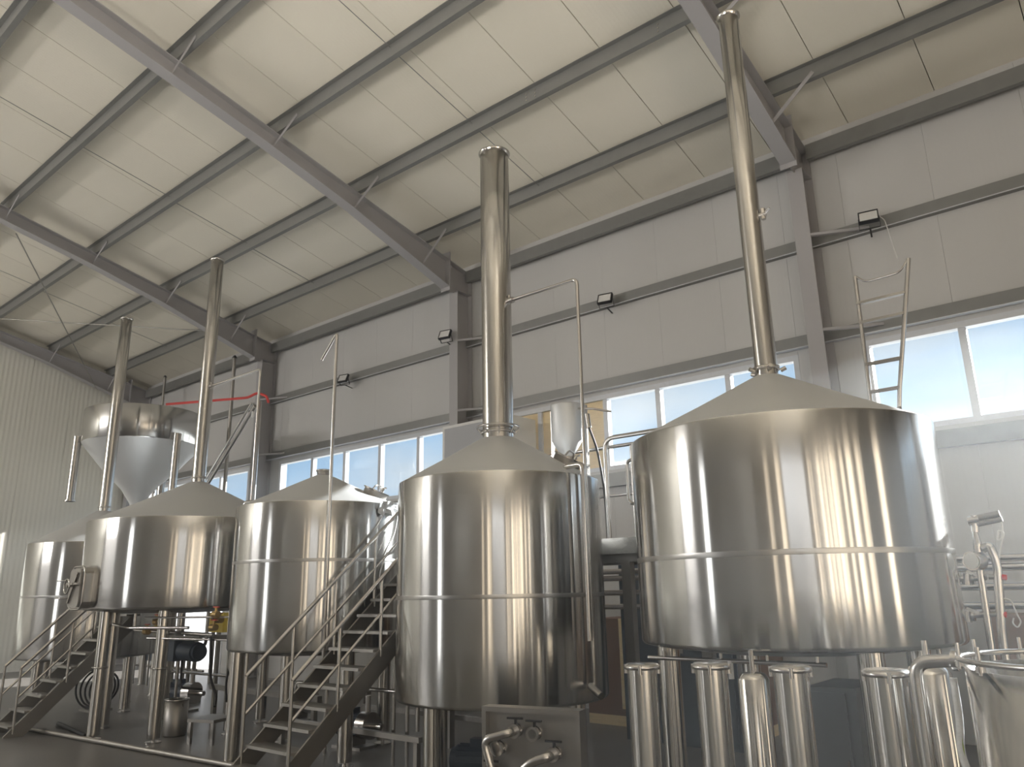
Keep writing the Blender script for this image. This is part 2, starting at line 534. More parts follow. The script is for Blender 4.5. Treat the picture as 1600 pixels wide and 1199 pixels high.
# ------------------------------------------------------------------ steel frame
COLX = {-21.68: ('at the gable corner', 0), -15.43: ('beside the red hose', 1), -9.18: ('behind the wide centre chimney', 2), -2.93: ('behind the ladder and the tall slim chimney', 3), 3.32: ('out beyond the ladder window', 4)}
BOT = [(9.40, 6.90), (7.0, 7.67), (5.4, 8.09), (3.9, 8.43), (RIDGE, ztop(RIDGE) - 0.25)]
PURY = [8.6, 7.08, 5.55, 3.97, 2.4]
for cxx, (where, ci) in COLX.items():
    c = empty('steel_column', (cxx, 9.6, 0), 'grey steel column ' + where, 'column', 'steel columns of the long wall')
    MB().box(-0.1, 0.1, -0.20, -0.186, 0.02, 6.92).build('front_flange', 'beam', c)
    MB().box(-0.006, 0.006, -0.186, 0.17, 0.02, 6.89).build('web', 'beam', c)
    MB().box(-0.1, 0.1, 0.17, 0.184, 0.02, 7.36).build('rear_flange', 'beam', c)
    MB().box(-0.14, 0.14, -0.21, 0.195, 0.0, 0.02).build('base_plate', 'beam', c)
    for bz in (5.98, 4.70):
        MB().bar((0.09, -0.17, bz), (0.72, 0.125, bz), 0.05, 0.035).build('brace', 'beam', c)
    MB().box(-0.1, 0.1, -0.186, 0.17, 6.93, 6.945).build('stiffener', 'beam', c)
    r = empty('roof_rafter', (cxx, 9.2, 6.9), 'tapered grey roof rafter ' + ['along the gable end wall', 'crossed by the red-tipped chimney bay rods', 'over the wide centre chimney', 'over the tall slim chimney', 'out beyond the ladder window'][ci] if ci != 1 else 'tapered grey roof rafter between the gable rafter and the centre one', 'rafter', 'roof rafters')
    o = Vector((cxx, 9.2, 6.9))
    web = [(9.19, ztop(9.19) - 0.012)] + [(RIDGE, ztop(RIDGE) - 0.012)] + [(b[0] if b[0] < 9.2 else 9.19, b[1] + (0.07 if b[0] > 9.2 else 0)) for b in BOT[::-1]]
    MB().prism([(a - o.y, b - o.z) for a, b in web], 'X', -0.006, 0.006).build('web', 'beam', r)
    tf = [(9.19, ztop(9.19)), (RIDGE, ztop(RIDGE)), (RIDGE, ztop(RIDGE) - 0.014), (9.19, ztop(9.19) - 0.014)]
    MB().prism([(a - o.y, b - o.z) for a, b in tf], 'X', -0.1, 0.1).build('top_flange', 'beam', r)
    bp = [(9.19, 6.965)] + BOT[1:]
    bf = bp + [(a, b - 0.016) for a, b in bp[::-1]]
    MB().prism([(a - o.y, b - o.z) for a, b in bf], 'X', -0.1, 0.1).build('bottom_flange', 'beam', r)
    MB().box(-0.11, 0.11, -0.008, 0.012, -0.02, 0.72).build('end_plate', 'beam', r)
    MB().prism([(0.012, 0.0), (0.58, 0.0), (0.58, ztop(9.78) - o.z - 0.01), (0.012, ztop(9.21) - o.z - 0.01)], 'X', -0.006, 0.006).build('knee_web', 'beam', r)
    MB().prism([(0.012, ztop(9.21) - o.z), (0.56, ztop(9.76) - o.z), (0.56, ztop(9.76) - o.z - 0.014), (0.012, ztop(9.21) - o.z - 0.014)], 'X', -0.1, 0.1).build('knee_cap', 'beam', r)
    for py in PURY:
        zb = 0
        for (ya, za), (yb, zb_) in zip(BOT[:-1], BOT[1:]):
            if yb <= py + 0.02 <= ya:
                t = (ya - py - 0.02) / (ya - yb)
                zb = za + (zb_ - za) * t
        MB().bar((0.01, py - o.y - 0.012, zb - o.z + 0.02), (0.62, py - o.y - 0.012, ztop(py) - o.z + 0.07), 0.008, 0.05, (0, 1, 0) if False else (0, 0, 1)).build('fly_brace', 'dull' if False else 'beam', r)

ORD = ['nearest to the eave of the windowed wall', 'second from the eave', 'third from the eave', 'fourth from the eave', 'fifth from the eave']
for i, py in enumerate(PURY):
    z0 = ztop(py)
    p = empty('roof_purlin', (HX0, py, z0), 'galvanised roof purlin, ' + ORD[i], 'purlin', 'roof purlins')
    L = HX1 - HX0
    MB().box(0.01, L - 0.01, 0.0, 0.006, 0.002, PUR - 0.03).build('web', 'galv', p)
    MB().box(0.01, L - 0.01, 0.006, 0.075, 0.002, 0.01).build('bottom_flange', 'galv', p)
    MB().box(0.01, L - 0.01, -0.06, 0.0, PUR - 0.03, PUR - 0.022).build('top_flange', 'galv', p)
    MB().box(0.01, L - 0.01, 0.069, 0.075, 0.01, 0.03).build('lip', 'galv', p)
    if i < len(PURY) - 1:
        for sx in (-18.4, -12.35, -6.55, 0.1):
            a = (sx - HX0, 0, 0.14)
            b = (sx - HX0 + 0.05, PURY[i + 1] - py + 0.01, ztop(PURY[i + 1]) - z0 + 0.06)
            MB().cyl(a, b, 0.006, n=6).build('tie_rod', 'galv', p)
    if i in (1,):
        for sx in (-5.55, -5.4, -3.55):
            for dz in (0.04, 0.09, 0.14):
                MB().cyl((sx - HX0, 0.0, dz), (sx - HX0, -0.012, dz), 0.011, n=6).build('bolt', 'tube', p)

L = HX1 - HX0
cxs = sorted(COLX) + [HX1 - 0.02]
for i, nm in enumerate(('in the gable bay behind the hopper', 'over the five pane strip window', 'over the boarded strip window', 'over the ladder window', 'beyond the ladder window')):
    e = empty('eave_strut', (cxs[i] + 0.115, 9.6, 7.2), 'grey eave beam ' + nm, 'eave beam', 'eave beams')
    l_ = cxs[i + 1] - cxs[i] - 0.23
    MB().box(0, l_, 0.0, 0.008, -0.06, 0.15).build('web', 'galv', e)
    MB().box(0, l_, 0.008, 0.075, -0.06, -0.05).build('bottom_flange', 'galv', e)
    MB().box(0, l_, 0.008, 0.19, 0.14, 0.15).build('top_flange', 'galv', e)

for z, nm in ((5.93, 'grey wall rail carrying the floodlights'), (4.62, 'grey wall rail along the top of the strip windows'), (3.12, 'grey wall rail along the sill of the strip windows')):
    g = empty('wall_girt', (HX0, 9.66, z), nm, 'wall rail')
    MB().box(0.01, L, 0.06, 0.068, 0.0, 0.16 if z != 3.12 else 0.2).build('web', 'galv', g)
    MB().box(0.01, L, 0.068, 0.138, 0.0, 0.01).build('bottom_flange', 'frame' if z == 4.62 else 'galv', g)
    MB().box(0.01, L, 0.04, 0.06, 0.0, 0.008).build('lip', 'frame' if z != 3.12 else 'galv', g)

# crossed tension rods of the gable bay
for a, b, l in (((-15.5, 4.2, 8.28), (-21.6, 8.3, 7.15), 'thin steel brace rod falling to the gable corner'), ((-21.6, 4.2, 8.22), (-15.5, 8.3, 7.38), 'thin steel brace rod falling to the column with the red hose')):
    rd = MB().cyl((0, 0, 0), Vector(b) - Vector(a), 0.012, n=8).build('brace_rod', 'dull')
    rd.location = a
    tag(rd, l, 'brace rod', 'roof brace rods')


# ------------------------------------------------------------------ floodlights
def floodlight(px, py, Y, label, cord=None, scale=1.0):
    c = P(px, py, Y=Y)
    f = empty('floodlight', c, label, 'floodlight', 'wall floodlights', rotz=math.radians(12))
    w_, h_ = 0.115 * scale, 0.09 * scale
    tilt = Matrix.Rotation(math.radians(-24), 4, 'X')
    def tl(o):
        o.matrix_local = tilt
        return o
    tl(MB().box(-w_, w_, -0.02, 0.02, -h_, h_).build('housing', 'black', f))
    fr = MB()
    for q in ((-w_, w_, h_ - 0.016, h_), (-w_, w_, -h_, -h_ + 0.016), (-w_, -w_ + 0.014, -h_, h_), (w_ - 0.014, w_, -h_, h_)):
        fr.box(q[0], q[1], -0.032, -0.02, q[2], q[3])
    tl(fr.build('bezel', 'black', f))
    tl(MB().box(-w_ + 0.014, w_ - 0.014, -0.026, -0.02, -h_ + 0.016, h_ - 0.016).build('lens', 'white', f))
    MB().bar((-w_ - 0.004, 0, 0), (-w_ - 0.004, 0.06, -h_ - 0.03), 0.006, 0.02).bar((w_ + 0.004, 0, 0), (w_ + 0.004, 0.06, -h_ - 0.03), 0.006, 0.02).bar((-w_ - 0.006, 0.06, -h_ - 0.03), (w_ + 0.006, 0.06, -h_ - 0.03), 0.02, 0.006).build('bracket', 'black', f)
    dy = (9.43 if Y < 9.35 else 9.79) - Y
    MB().bar((0, 0.06, -h_ - 0.03), (0, dy, -h_ - 0.05), 0.02, 0.01).build('arm', 'black', f)
    if cord:
        MB().tube([(w_, 0.02, 0)] + cord, 0.006, 0.05, 6).build('cord', 'white', f)


floodlight(1357, 340, 9.5, 'black floodlight with a dangling white cord above the ladder', [(w_ := 0.17, 0.05, -0.05), (0.2, 0.1, -0.25), (0.24, 0.12, -0.55)])
floodlight(945.5, 467.5, 9.5, 'black floodlight on the wall rail above the boarded window')
floodlight(695.5, 523.5, 9.24, 'black floodlight fixed to the column beside the wide centre chimney')
floodlight(536.5, 592, 9.5, 'black floodlight above the coned tank without a chimney')


# ------------------------------------------------------------------ tanks
def tank(name, label, cx, cy, r, z0, z1, za, seams, legs, leg_r, leg_rad, flue=None, neck=None, group='row of brewing tanks'):
    t = empty(name, (cx, cy, 0), label, 'tank', group)
    rr = 0.03
    prof = [(r - rr, z0)] + [(r - rr + rr * math.sin(a), z0 + rr - rr * math.cos(a)) for a in (0.5, 1.0, PI / 2)]
    prof += [(r, z0 + (z1 - z0) * q) for q in (0.25, 0.5, 0.75)] + [(r, z1 - 0.012), (r - 0.004, z1)]
    MB().lathe(prof, 160).build('shell', 'steel', t)
    fr = flue[0] if flue else neck[0]
    MB().lathe([(r - 0.004, z1), (r * 0.75 + fr * 0.25, z1 + (za - z1) * 0.25), (r * 0.5 + fr * 0.5, z1 + (za - z1) * 0.5), (fr + 0.02, za), (fr, za)], 128).build('roof_cone', 'cone', t)
    MB().lathe([(r - rr, z0), (r * 0.6, z0 - 0.05), (0.02, z0 - 0.07)], 64).build('bottom', 'dull', t)
    for s in seams:
        MB().lathe([(r + 0.0005, s - 0.017), (r + 0.001, s - 0.014), (r + 0.001, s + 0.014), (r + 0.0005, s + 0.017)], 128).build('weld_band', 'band', t)
    for a in legs:
        x, y = leg_rad * math.cos(math.radians(a)), leg_rad * math.sin(math.radians(a))
        lg = MB().cyl((x, y, 0.05), (x, y, z0 + 0.0), leg_r, n=24).build('leg', 'polished', t)
        MB().cyl((x, y, 0.0), (x, y, 0.015), leg_r * 1.25, n=20).cyl((x, y, 0.015), (x, y, 0.06), 0.02, n=10).build('foot', 'tube', lg)
    if flue:
        fr, ft = flue
        c = MB().lathe([(fr, za - 0.02), (fr, ft * 0.5 + za * 0.5), (fr, ft - 0.02), (fr - 0.006, ft - 0.02), (fr - 0.006, za)], 40).build('chimney', 'polished', t)
        MB().lathe([(fr, ft - 0.03), (fr + 0.016, ft - 0.012), (fr + 0.016, ft), (fr - 0.007, ft), (fr - 0.007, ft - 0.03)], 40).build('rim', 'polished', c)
        MB().lathe([(fr, za + 0.05), (fr + 0.014, za + 0.05), (fr + 0.014, za + 0.075), (fr, za + 0.075)], 40).build('collar', 'tube', c)
    if neck:
        nr, nz_ = neck
        MB().lathe([(nr, za - 0.01), (nr, nz_), (nr + 0.012, nz_), (nr + 0.012, nz_ + 0.02), (0.01, nz_ + 0.022)], 32).build('neck', 'tube', t)
    return t


def on_cone(t, r, z1, za, fr, ang, frac, size, label=None):
    """a clamped round hatch on a tank's cone"""
    rad = r + (fr - r) * frac
    z = z1 + (za - z1) * frac
    a = math.radians(ang)
    n = Vector((math.cos(a) * (za - z1), math.sin(a) * (za - z1), r - fr)).normalized()
    c = Vector((rad * math.cos(a), rad * math.sin(a), z))
    h = MB().cyl(c - n * 0.02, c + n * 0.05, size, n=28).build('hatch', 'dull', t)
    MB().cyl(c + n * 0.05, c + n * 0.065, size + 0.015, n=28).build('lid', 'tube', h)
    s = Vector((-math.sin(a), math.cos(a), 0))
    MB().tube([c + n * 0.06 + s * size, c + n * 0.12 + s * size * 0.6, c + n * 0.12 - s * size * 0.6, c + n * 0.06 - s * size], 0.009, 0.03, 6).build('handle', 'tube', h)
    MB().cyl(c + n * 0.02 + s * (size + 0.01), c + n * 0.11 + s * (size + 0.05), 0.015, n=8).cyl(c + n * 0.11 + s * (size + 0.05) - Vector((0.04, 0, 0)), c + n * 0.11 + s * (size + 0.05) + Vector((0.04, 0, 0)), 0.011, n=8).build('clamp', 'tube', h)
    return h


T5 = tank('brewing_tank', 'largest steel tank with tall slim chimney, raised above the row of steel tubes', -2.10, 5.5, 1.04, 1.28, 2.68, 3.16, [1.84], [218, 318, 45, 135], 0.075, 0.87, (0.083, 6.36))
T4 = tank('brewing_tank', 'steel tank with the widest chimney, behind the valve panel', -4.77, 5.5, 0.94, 0.76, 2.62, 3.06, [1.61], [176, 268, 358, 88], 0.07, 0.83, (0.150, 6.14))
T3 = tank('brewing_tank', 'steel tank with a bare capped cone, behind the larger stairs', -7.50, 5.5, 0.94, 1.09, 2.61, 3.0, [2.0], [256, 346, 76, 166], 0.075, 0.85, None, (0.075, 3.05))
T2 = tank('brewing_tank', 'broad shallow steel tank with a square manway on its side', -10.40, 5.5, 1.33, 1.52, 2.63, 3.22, [], [266, 318, 8, 60, 112, 164, 215], 0.075, 1.03, (0.092, 6.63))
T1 = tank('brewing_tank', 'farthest steel tank against the cream end wall, with a chimney before the hopper', -13.40, 5.5, 1.02, 0.80, 2.50, 3.05, [1.70], [200, 290, 20, 110], 0.075, 0.85, (0.092, 6.42))
on_cone(T4, 0.94, 2.62, 3.06, 0.15, 20, 0.35, 0.13)
on_cone(T3, 0.94, 2.61, 3.0, 0.075, 30, 0.35, 0.14)
on_cone(T2, 1.33, 2.63, 3.22, 0.09, 60, 0.4, 0.15)
on_cone(T5, 1.04, 2.68, 3.16, 0.083, 35, 0.2, 0.10)
# guard ring round the foot of the wide chimney
gr = MB().ring((0, 0, 3.17), (0, 0, 1), 0.205, 0.009, 32, 6)
for i in range(8):
    a = i * PI / 4
    gr.cyl((0.205 * math.cos(a), 0.205 * math.sin(a), 3.17), (0.155 * math.cos(a), 0.155 * math.sin(a), 3.10), 0.006, n=6)
gr.build('guard_ring', 'tube', T4)
ck = MB()
for i in range(5):
    a = i * 2 * PI / 5 + 0.3
    ck.cyl((0.10 * math.cos(a), 0.10 * math.sin(a), 3.20), (0.14 * math.cos(a), 0.14 * math.sin(a), 3.215), 0.016, n=8)
ck.build('clamp', 'tube', T5)
# spray pipes leaving the chimneys
MB().tube([(0.12, 0, 4.43), (0.99, 0, 4.43), (0.99, 0, 0.9)], 0.017, 0.06, 10).build('spray_pipe', 'tube', T4)
MB().cyl((0.14, 0, 4.43), (0.22, 0, 4.43), 0.032, n=12).cyl((0.17, 0, 4.40), (0.17, 0, 4.49), 0.012, n=8).build('spray_valve', 'tube', T4)
MB().cyl((0.97, -0.03, 0.9), (1.12, -0.1, 0.84), 0.03, n=12).build('pipe_coupling', 'tube', T4)
MB().tube([(0.07, 0, 4.61), (1.40, 0, 4.61), (1.40, 0, 0.6)], 0.017, 0.06, 10).build('spray_pipe', 'tube', T2)
MB().cyl((0.09, 0, 4.61), (0.17, 0, 4.61), 0.032, n=12).cyl((0.12, 0, 4.57), (0.12, 0, 4.67), 0.012, n=8).build('spray_valve', 'tube', T2)
MB().tube([(0.56, -0.5, 4.2), (0.88, -0.55, 4.42), (0.88, -0.55, 1.0), (0.5, -0.3, 0.95)], 0.018, 0.03, 10).build('spray_pipe', 'tube', T3)
MB().bar((0.88, -0.55, 2.45), (0.70, -0.44, 2.45), 0.02, 0.02).bar((0.88, -0.55, 1.4), (0.70, -0.44, 1.4), 0.02, 0.02).build('pipe_clip', 'tube', T3)
MB().cyl((0.07, 0, 4.46), (0.13, 0, 4.46), 0.022, n=12).cyl((0.11, 0, 4.42), (0.11, 0, 4.51), 0.02, n=10).cyl((0.11, 0, 4.46), (0.17, -0.02, 4.49), 0.01, n=8).build('sample_valve', 'tube', T5)
# sight elbow at the shoulder of two tanks
for T_, r_, z_ in ((T3, 0.94, 2.6), (T4, 0.94, 2.55)):
    a = math.radians(205 if T_ is T3 else -5)
    d = Vector((math.cos(a), math.sin(a), 0))
    MB().tube([d * (r_ - 0.12) + Vector((0, 0, z_ + 0.02)), d * (r_ - 0.12) + Vector((0, 0, z_ + 0.14)), d * (r_ + 0.09) + Vector((0, 0, z_ + 0.14)), d * (r_ + 0.09) + Vector((0, 0, z_ - 1.3))], 0.024, 0.05, 10).build('overflow_pipe', 'tube', T_)
# crumpled protective film at the shoulder of the tank by the stairs
fm = MB()
fv = []
for i in range(9):
    for k in range(5):
        a = math.radians(2) + i * 0.055
        rr_ = 0.955 + random.uniform(0.0, 0.045)
        fv.append((rr_ * math.cos(a), rr_ * math.sin(a), 2.64 - k * 0.035 + random.uniform(-.014, .014) - (0.03 if (i % 3 == 1 and k == 4) else 0)))
fm._add(fv, [(i * 5 + k, (i + 1) * 5 + k, (i + 1) * 5 + k + 1, i * 5 + k + 1) for i in range(8) for k in range(4)], False)
fm.build('film_scrap', 'foil', T3)
MB().tube([(0.955 * math.cos(q_), 0.955 * math.sin(q_), z_) for q_, z_ in ((0.45, 2.55), (0.36, 2.3), (0.18, 2.05), (0.08, 1.85), (0.10, 1.7))], 0.008, 0.2, 6).build('cord', 'white', T3)

# square manway of the broad tank
mw = Vector((-0.06, -1.33, 1.79))
nrm = Vector((-0.045, -1.0, 0)).normalized()
mx = Vector((nrm.y, -nrm.x, 0)) * -1


def mpt(u, v, d):
    return mw + mx * u + Vector((0, 0, v)) + nrm * d


def rrect(hw, hh, rad, d, n=5):
    pts = []
    for cx_, cy_, s in ((hw - rad, hh - rad, 0), (-hw + rad, hh - rad, 1), (-hw + rad, -hh + rad, 2), (hw - rad, -hh + rad, 3)):
        for i in range(n):
            a = s * PI / 2 + i * PI / 2 / (n - 1)
            pts.append(mpt(cx_ + rad * math.cos(a), cy_ + rad * math.sin(a), d))
    return pts


mwd = MB()
A, B = rrect(0.20, 0.25, 0.08, -0.06), rrect(0.20, 0.25, 0.08, 0.09)
n_ = len(A)
mwd._add(A + B, [(i, (i + 1) % n_, n_ + (i + 1) % n_, n_ + i) for i in range(n_)] + [tuple(range(n_, 2 * n_))], False)
mo = mwd.build('manway', 'tube', T2)
MB().tube(rrect(0.205, 0.255, 0.08, 0.09) + [rrect(0.205, 0.255, 0.08, 0.09)[0]], 0.014, 0, 8).build('manway_rim', 'tube', mo)
md = MB()
A, B = rrect(0.18, 0.23, 0.07, 0.10), rrect(0.18, 0.23, 0.07, 0.125)
md._add(A + B, [(i, (i + 1) % n_, n_ + (i + 1) % n_, n_ + i) for i in range(n_)] + [tuple(range(n_, 2 * n_))], False)
md.build('manway_door', 'dull', mo)
MB().bar(mpt(-0.22, 0.05, 0.15), mpt(0.22, 0.05, 0.15), 0.025, 0.03, nrm).bar(mpt(-0.12, -0.18, 0.14), mpt(0.12, 0.18, 0.14), 0.02, 0.02, nrm).build('cross_arm', 'tube', mo)
MB().ring(mpt(0, 0.02, 0.21), nrm, 0.085, 0.01, 20, 6).cyl(mpt(0, 0.02, 0.12), mpt(0, 0.02, 0.215), 0.014, n=8).build('hand_wheel', 'tube', mo)
for v in (0.09, -0.12):
    MB().tube([mpt(-0.18, v, 0.13), mpt(-0.26, v, 0.2), mpt(-0.38, v, 0.2)], 0.009, 0.03, 6).build('handle', 'tube', mo)
# clamp bands on the legs of the broad tank
for a in (266, 318):
    x, y = 1.03 * math.cos(math.radians(a)), 1.03 * math.sin(math.radians(a))
    MB().lathe([(0.076, -0.012), (0.084, -0.012), (0.084, 0.012), (0.076, 0.012)], 20, (x, y, 0.83)).cyl((x - 0.1, y - 0.06, 0.83), (x + 0.1, y - 0.08, 0.83), 0.008, n=6).build('leg_clamp', 'tube', T2)

# ------------------------------------------------------------------ level gauge and valves at the right of the largest tank
GY = 5.75
g = empty('level_gauge', (P(1540, 900, Y=GY).x, GY, 0), 'steel standpipe with valves and a round gauge beside the largest tank', 'level gauge')


def GP(px, py, dy=0.0):
    p = P(px, py, Y=GY + dy)
    return p - Vector(g.location)


MB().cyl(GP(1549, 1010), GP(1532, 895), 0.022, n=14).cyl(GP(1532, 895), GP(1527, 850), 0.022, 0.026, 14).cyl(GP(1527, 850), GP(1523, 828), 0.026, 0.012, 14).build('standpipe', 'tube', g)
b_ = GP(1549, 1010)
MB().cyl((b_.x, b_.y, 0), b_, 0.02, n=12).build('post', 'tube', g)
ac = MB()
ac.cyl(GP(1518, 812), GP(1562, 803), 0.022, n=14).cyl(GP(1524, 820), GP(1566, 811), 0.018, n=12)
ac.build('actuator', 'dull', g)
MB().cyl(GP(1522, 806), GP(1524, 832), 0.022, n=12).cyl(GP(1513, 815), GP(1530, 812), 0.03, n=12).build('valve_head', 'tube', g)
c_ = GP(1522, 877, -0.06)
MB().cyl(c_ + Vector((0.02, 0.05, 0)), c_ + Vector((-0.01, -0.03, 0)), 0.058, n=24).build('dial', 'tube', g)
MB().cyl(c_ + Vector((-0.01, -0.03, 0)), c_ + Vector((-0.013, -0.036, 0)), 0.05, n=24).build('dial_face', 'white', g)
b2_ = GP(1566, 1000)
MB().tube([GP(1535, 858), GP(1546, 852), GP(1558, 880), b2_, (b2_.x, b2_.y, 0)], 0.026, 0.08, 12).build('bypass_pipe', 'tube', g)
for yy in (905, 963):
    v = MB().cyl(GP(1498, yy, 0.06), GP(1540, yy - 3), 0.02, n=12).cyl(GP(1512, yy - 8, 0.03), GP(1512, yy + 9, 0.03), 0.026, n=12).cyl(GP(1503, yy - 1, 0.05), GP(1507, yy - 1, 0.05), 0.036, n=14).cyl(GP(1519, yy - 1, 0.02), GP(1523, yy - 1, 0.02), 0.036, n=14).build('gauge_valve', 'tube', g)
    MB().bar(GP(1510, yy - 12), GP(1530, yy - 4), 0.012, 0.02).build('valve_lever', 'tube', v)
    MB().cyl(GP(1545, yy - 3), GP(1568, yy - 3), 0.016, n=10).build('drain_stub', 'dull', v)
    MB().cyl(GP(1566, yy - 3), GP(1573, yy - 2), 0.018, n=10).build('red_cap', 'red', v)
MB().tube([GP(1563, 812), GP(1566, 822), GP(1566, 842), GP(1558, 845), GP(1560, 828), GP(1569, 832), GP(1563, 860), GP(1556, 900), GP(1556, 940), GP(1566, 935), GP(1580, 938), GP(1590, 962), GP(1596, 972), GP(1590, 982), GP(1582, 974), GP(1584, 966)], 0.005, 0.03, 6).build('signal_cord', 'white', g)

# ------------------------------------------------------------------ stairs
def stairs(label, xn, xf, y0, slope, ytop, rail_h, run, posts, first, near_end=None):
    s = empty('staircase', ((xn + xf) / 2, y0, 0), label, 'stairs', 'steel access stairs')
    hw = abs(xn - xf) / 2
    L = ytop - y0
    zt = L * slope
    th = math.atan(slope)
    dz = 0.16 / math.cos(th)
    for sx in (hw, -hw):
        MB().prism([(0, 0), (dz / slope, 0), (L, zt - dz), (L, zt), (0.0, 0.02)], 'X', sx - 0.012, sx + 0.012).build('stringer', 'dull', s)
        h0 = first * slope
        L_, zt_r = (near_end, near_end * slope) if (near_end and sx > 0) else (L, zt)
        MB().tube([(sx, first, h0 + rail_h), (sx, L_, zt_r + rail_h)], 0.019, 0, 10).build('handrail', 'tube', s)
        MB().tube([(sx, first, h0 + rail_h * 0.5), (sx, L_, zt_r + rail_h * 0.5)], 0.014, 0, 8).build('mid_rail', 'tube', s)
        for p in [q for q in posts if q <= L_]:
            MB().cyl((sx, p, max(0.0, p * slope - 0.06)), (sx, p, p * slope + rail_h), 0.016, n=10).build('post', 'tube', s)
    n = int(L / run)
    tm = MB().box(-hw + 0.013, hw - 0.013, -0.02, 0.17, -0.03, -0.004).mesh('tread', 'tread')
    for i in range(1, n + 1):
        shared('tread', tm, s, (0, i * run - 0.1, i * run * slope - 0.03))
    return s


stairs('larger steel stairs rising between the bare-coned tank and the wide-chimney tank', -5.78, -6.47, 3.66, 0.885, 6.05, 0.65, 0.168, [0.36, 0.83, 1.30, 1.79, 2.3], 0.36)
stairs('smaller steel stairs rising beside the broad tank with the manway', -11.55, -12.12, 3.85, 0.99, 5.35, 0.72, 0.165, [0.10, 0.66, 1.15], 0.10, 0.92)

# ------------------------------------------------------------------ platform behind the tanks
p = empty('platform', (-4.6, 6.95, 0), 'steel platform with railing behind the gap beside the largest tank', 'platform')
MB().box(-1.95, 1.35, -0.43, 0.4, 2.06, 2.08).build('deck', 'tread', p)
MB().box(-1.95, 1.35, -0.44, -0.425, 1.98, 2.13).build('edge_plate', 'tread', p)
MB().box(-1.95, 1.35, -0.40, -0.34, 1.90, 2.06).box(-1.95, 1.35, 0.32, 0.38, 1.90, 2.06).build('beam', 'dull', p)
for x in (-1.9, 0.52, 1.3):
    for y in (-0.40, 0.30):
        MB().box(x - 0.05, x + 0.05, y - 0.0, y + 0.08, 0, 1.90).build('post', 'dull', p)
for y in (0.36,):
    MB().tube([(-1.9, y, 2.08), (-1.9, y, 3.2), (1.3, y, 3.2), (1.3, y, 2.08)], 0.02, 0.1, 10).build('railing', 'tube', p)
    for x in (-1.0, 0.2):
        MB().cyl((x, y, 2.08), (x, y, 3.2), 0.016, n=8).build('baluster', 'tube', p)
    MB().cyl((-1.9, y, 2.65), (1.3, y, 2.65), 0.014, n=8).build('mid_rail', 'tube', p)
MB().tube([(0.19, -0.15, 2.08), (0.19, -0.15, 3.19), (1.25, -0.15, 3.19), (1.25, -0.15, 2.08)], 0.024, 0.12, 10).build('railing', 'tube', p)
MB().tube([(0.80, -0.4, 2.45), (0.60, -0.4, 2.45), (0.60, -0.4, 2.88), (0.80, -0.4, 2.88)], 0.018, 0.06, 8).cyl((0.75, -0.4, 2.08), (0.75, -0.4, 2.46), 0.015, n=8).build('gate_loop', 'tube', p)

h = empty('hop_vessel', (-5.04, 7.0, 2.08), 'small funnel-bottomed steel vessel before the boarded window', 'vessel')
MB().lathe([(0.01, 1.62), (0.17, 1.62), (0.175, 1.6), (0.175, 1.20), (0.09, 1.06), (0.078, 1.04), (0.078, 0.02), (0.11, 0.02), (0.11, 0.0)], 32).build('body', 'cone', h)
for z in (0.80, 0.90, 1.0):
    MB().lathe([(0.078, z - 0.012), (0.105, z - 0.012), (0.105, z + 0.012), (0.078, z + 0.012)], 24).build('clamp', 'tube', h)
MB().cyl((0.08, 0, 0.92), (0.3, -0.02, 0.88), 0.014, n=8).build('valve_handle', 'tube', h)
MB().bar((-0.2, 0, 1.58), (-0.2, 0, 0.0), 0.03, 0.03).bar((0.2, 0.1, 1.6), (0.2, 0.1, 0.0), 0.03, 0.03).bar((-0.2, 0, 1.59), (0.2, 0.1, 1.59), 0.03, 0.03).build('stand', 'tube', h)
MB().tube([(0.17, 0, 1.55), (0.40, -0.05, 1.50), (0.54, 0.1, 1.47)], 0.012, 0.02, 8).cyl((0.3, -0.02, 1.46), (0.32, -0.02, 1.30), 0.028, n=10).build('dosing_arm', 'tube', h)
MB().tube([(0.32, -0.02, 1.30), (0.42, -0.03, 1.05), (0.49, -0.03, 0.6), (0.5, -0.03, 0.0)], 0.013, 0.2, 8).build('hose', 'rubber', h)

# pipe run along the wall behind the tanks
for z, lab in ((1.84, 'topmost'), (1.765, 'second from the top'), (1.61, 'third from the top'), (1.46, 'lowest')):
    q = empty('pipe_run', (-4.9, 7.6, 0), 'steel pipe along the wall behind the tanks, %s of the four' % lab, 'pipe', 'pipes along the wall')
    MB().cyl((-1.2, 0, z), (6.6, 0, z), 0.03, n=14).build('pipe', 'tube', q)
    for x in (0.1, 4.6, 6.4):
        MB().box(x - 0.02, x + 0.02, 0.03, 0.06, z - 0.03, z + 0.03).build('clip', 'dull', q)
rk = empty('pipe_rack', (-4.9, 7.68, 0), 'steel posts holding the four wall pipes behind the tanks', 'rack')
for x in (0.1, 4.6, 6.4):
    MB().box(x - 0.03, x + 0.03, -0.02, 0.04, 0, 1.95).build('post', 'dull', rk)

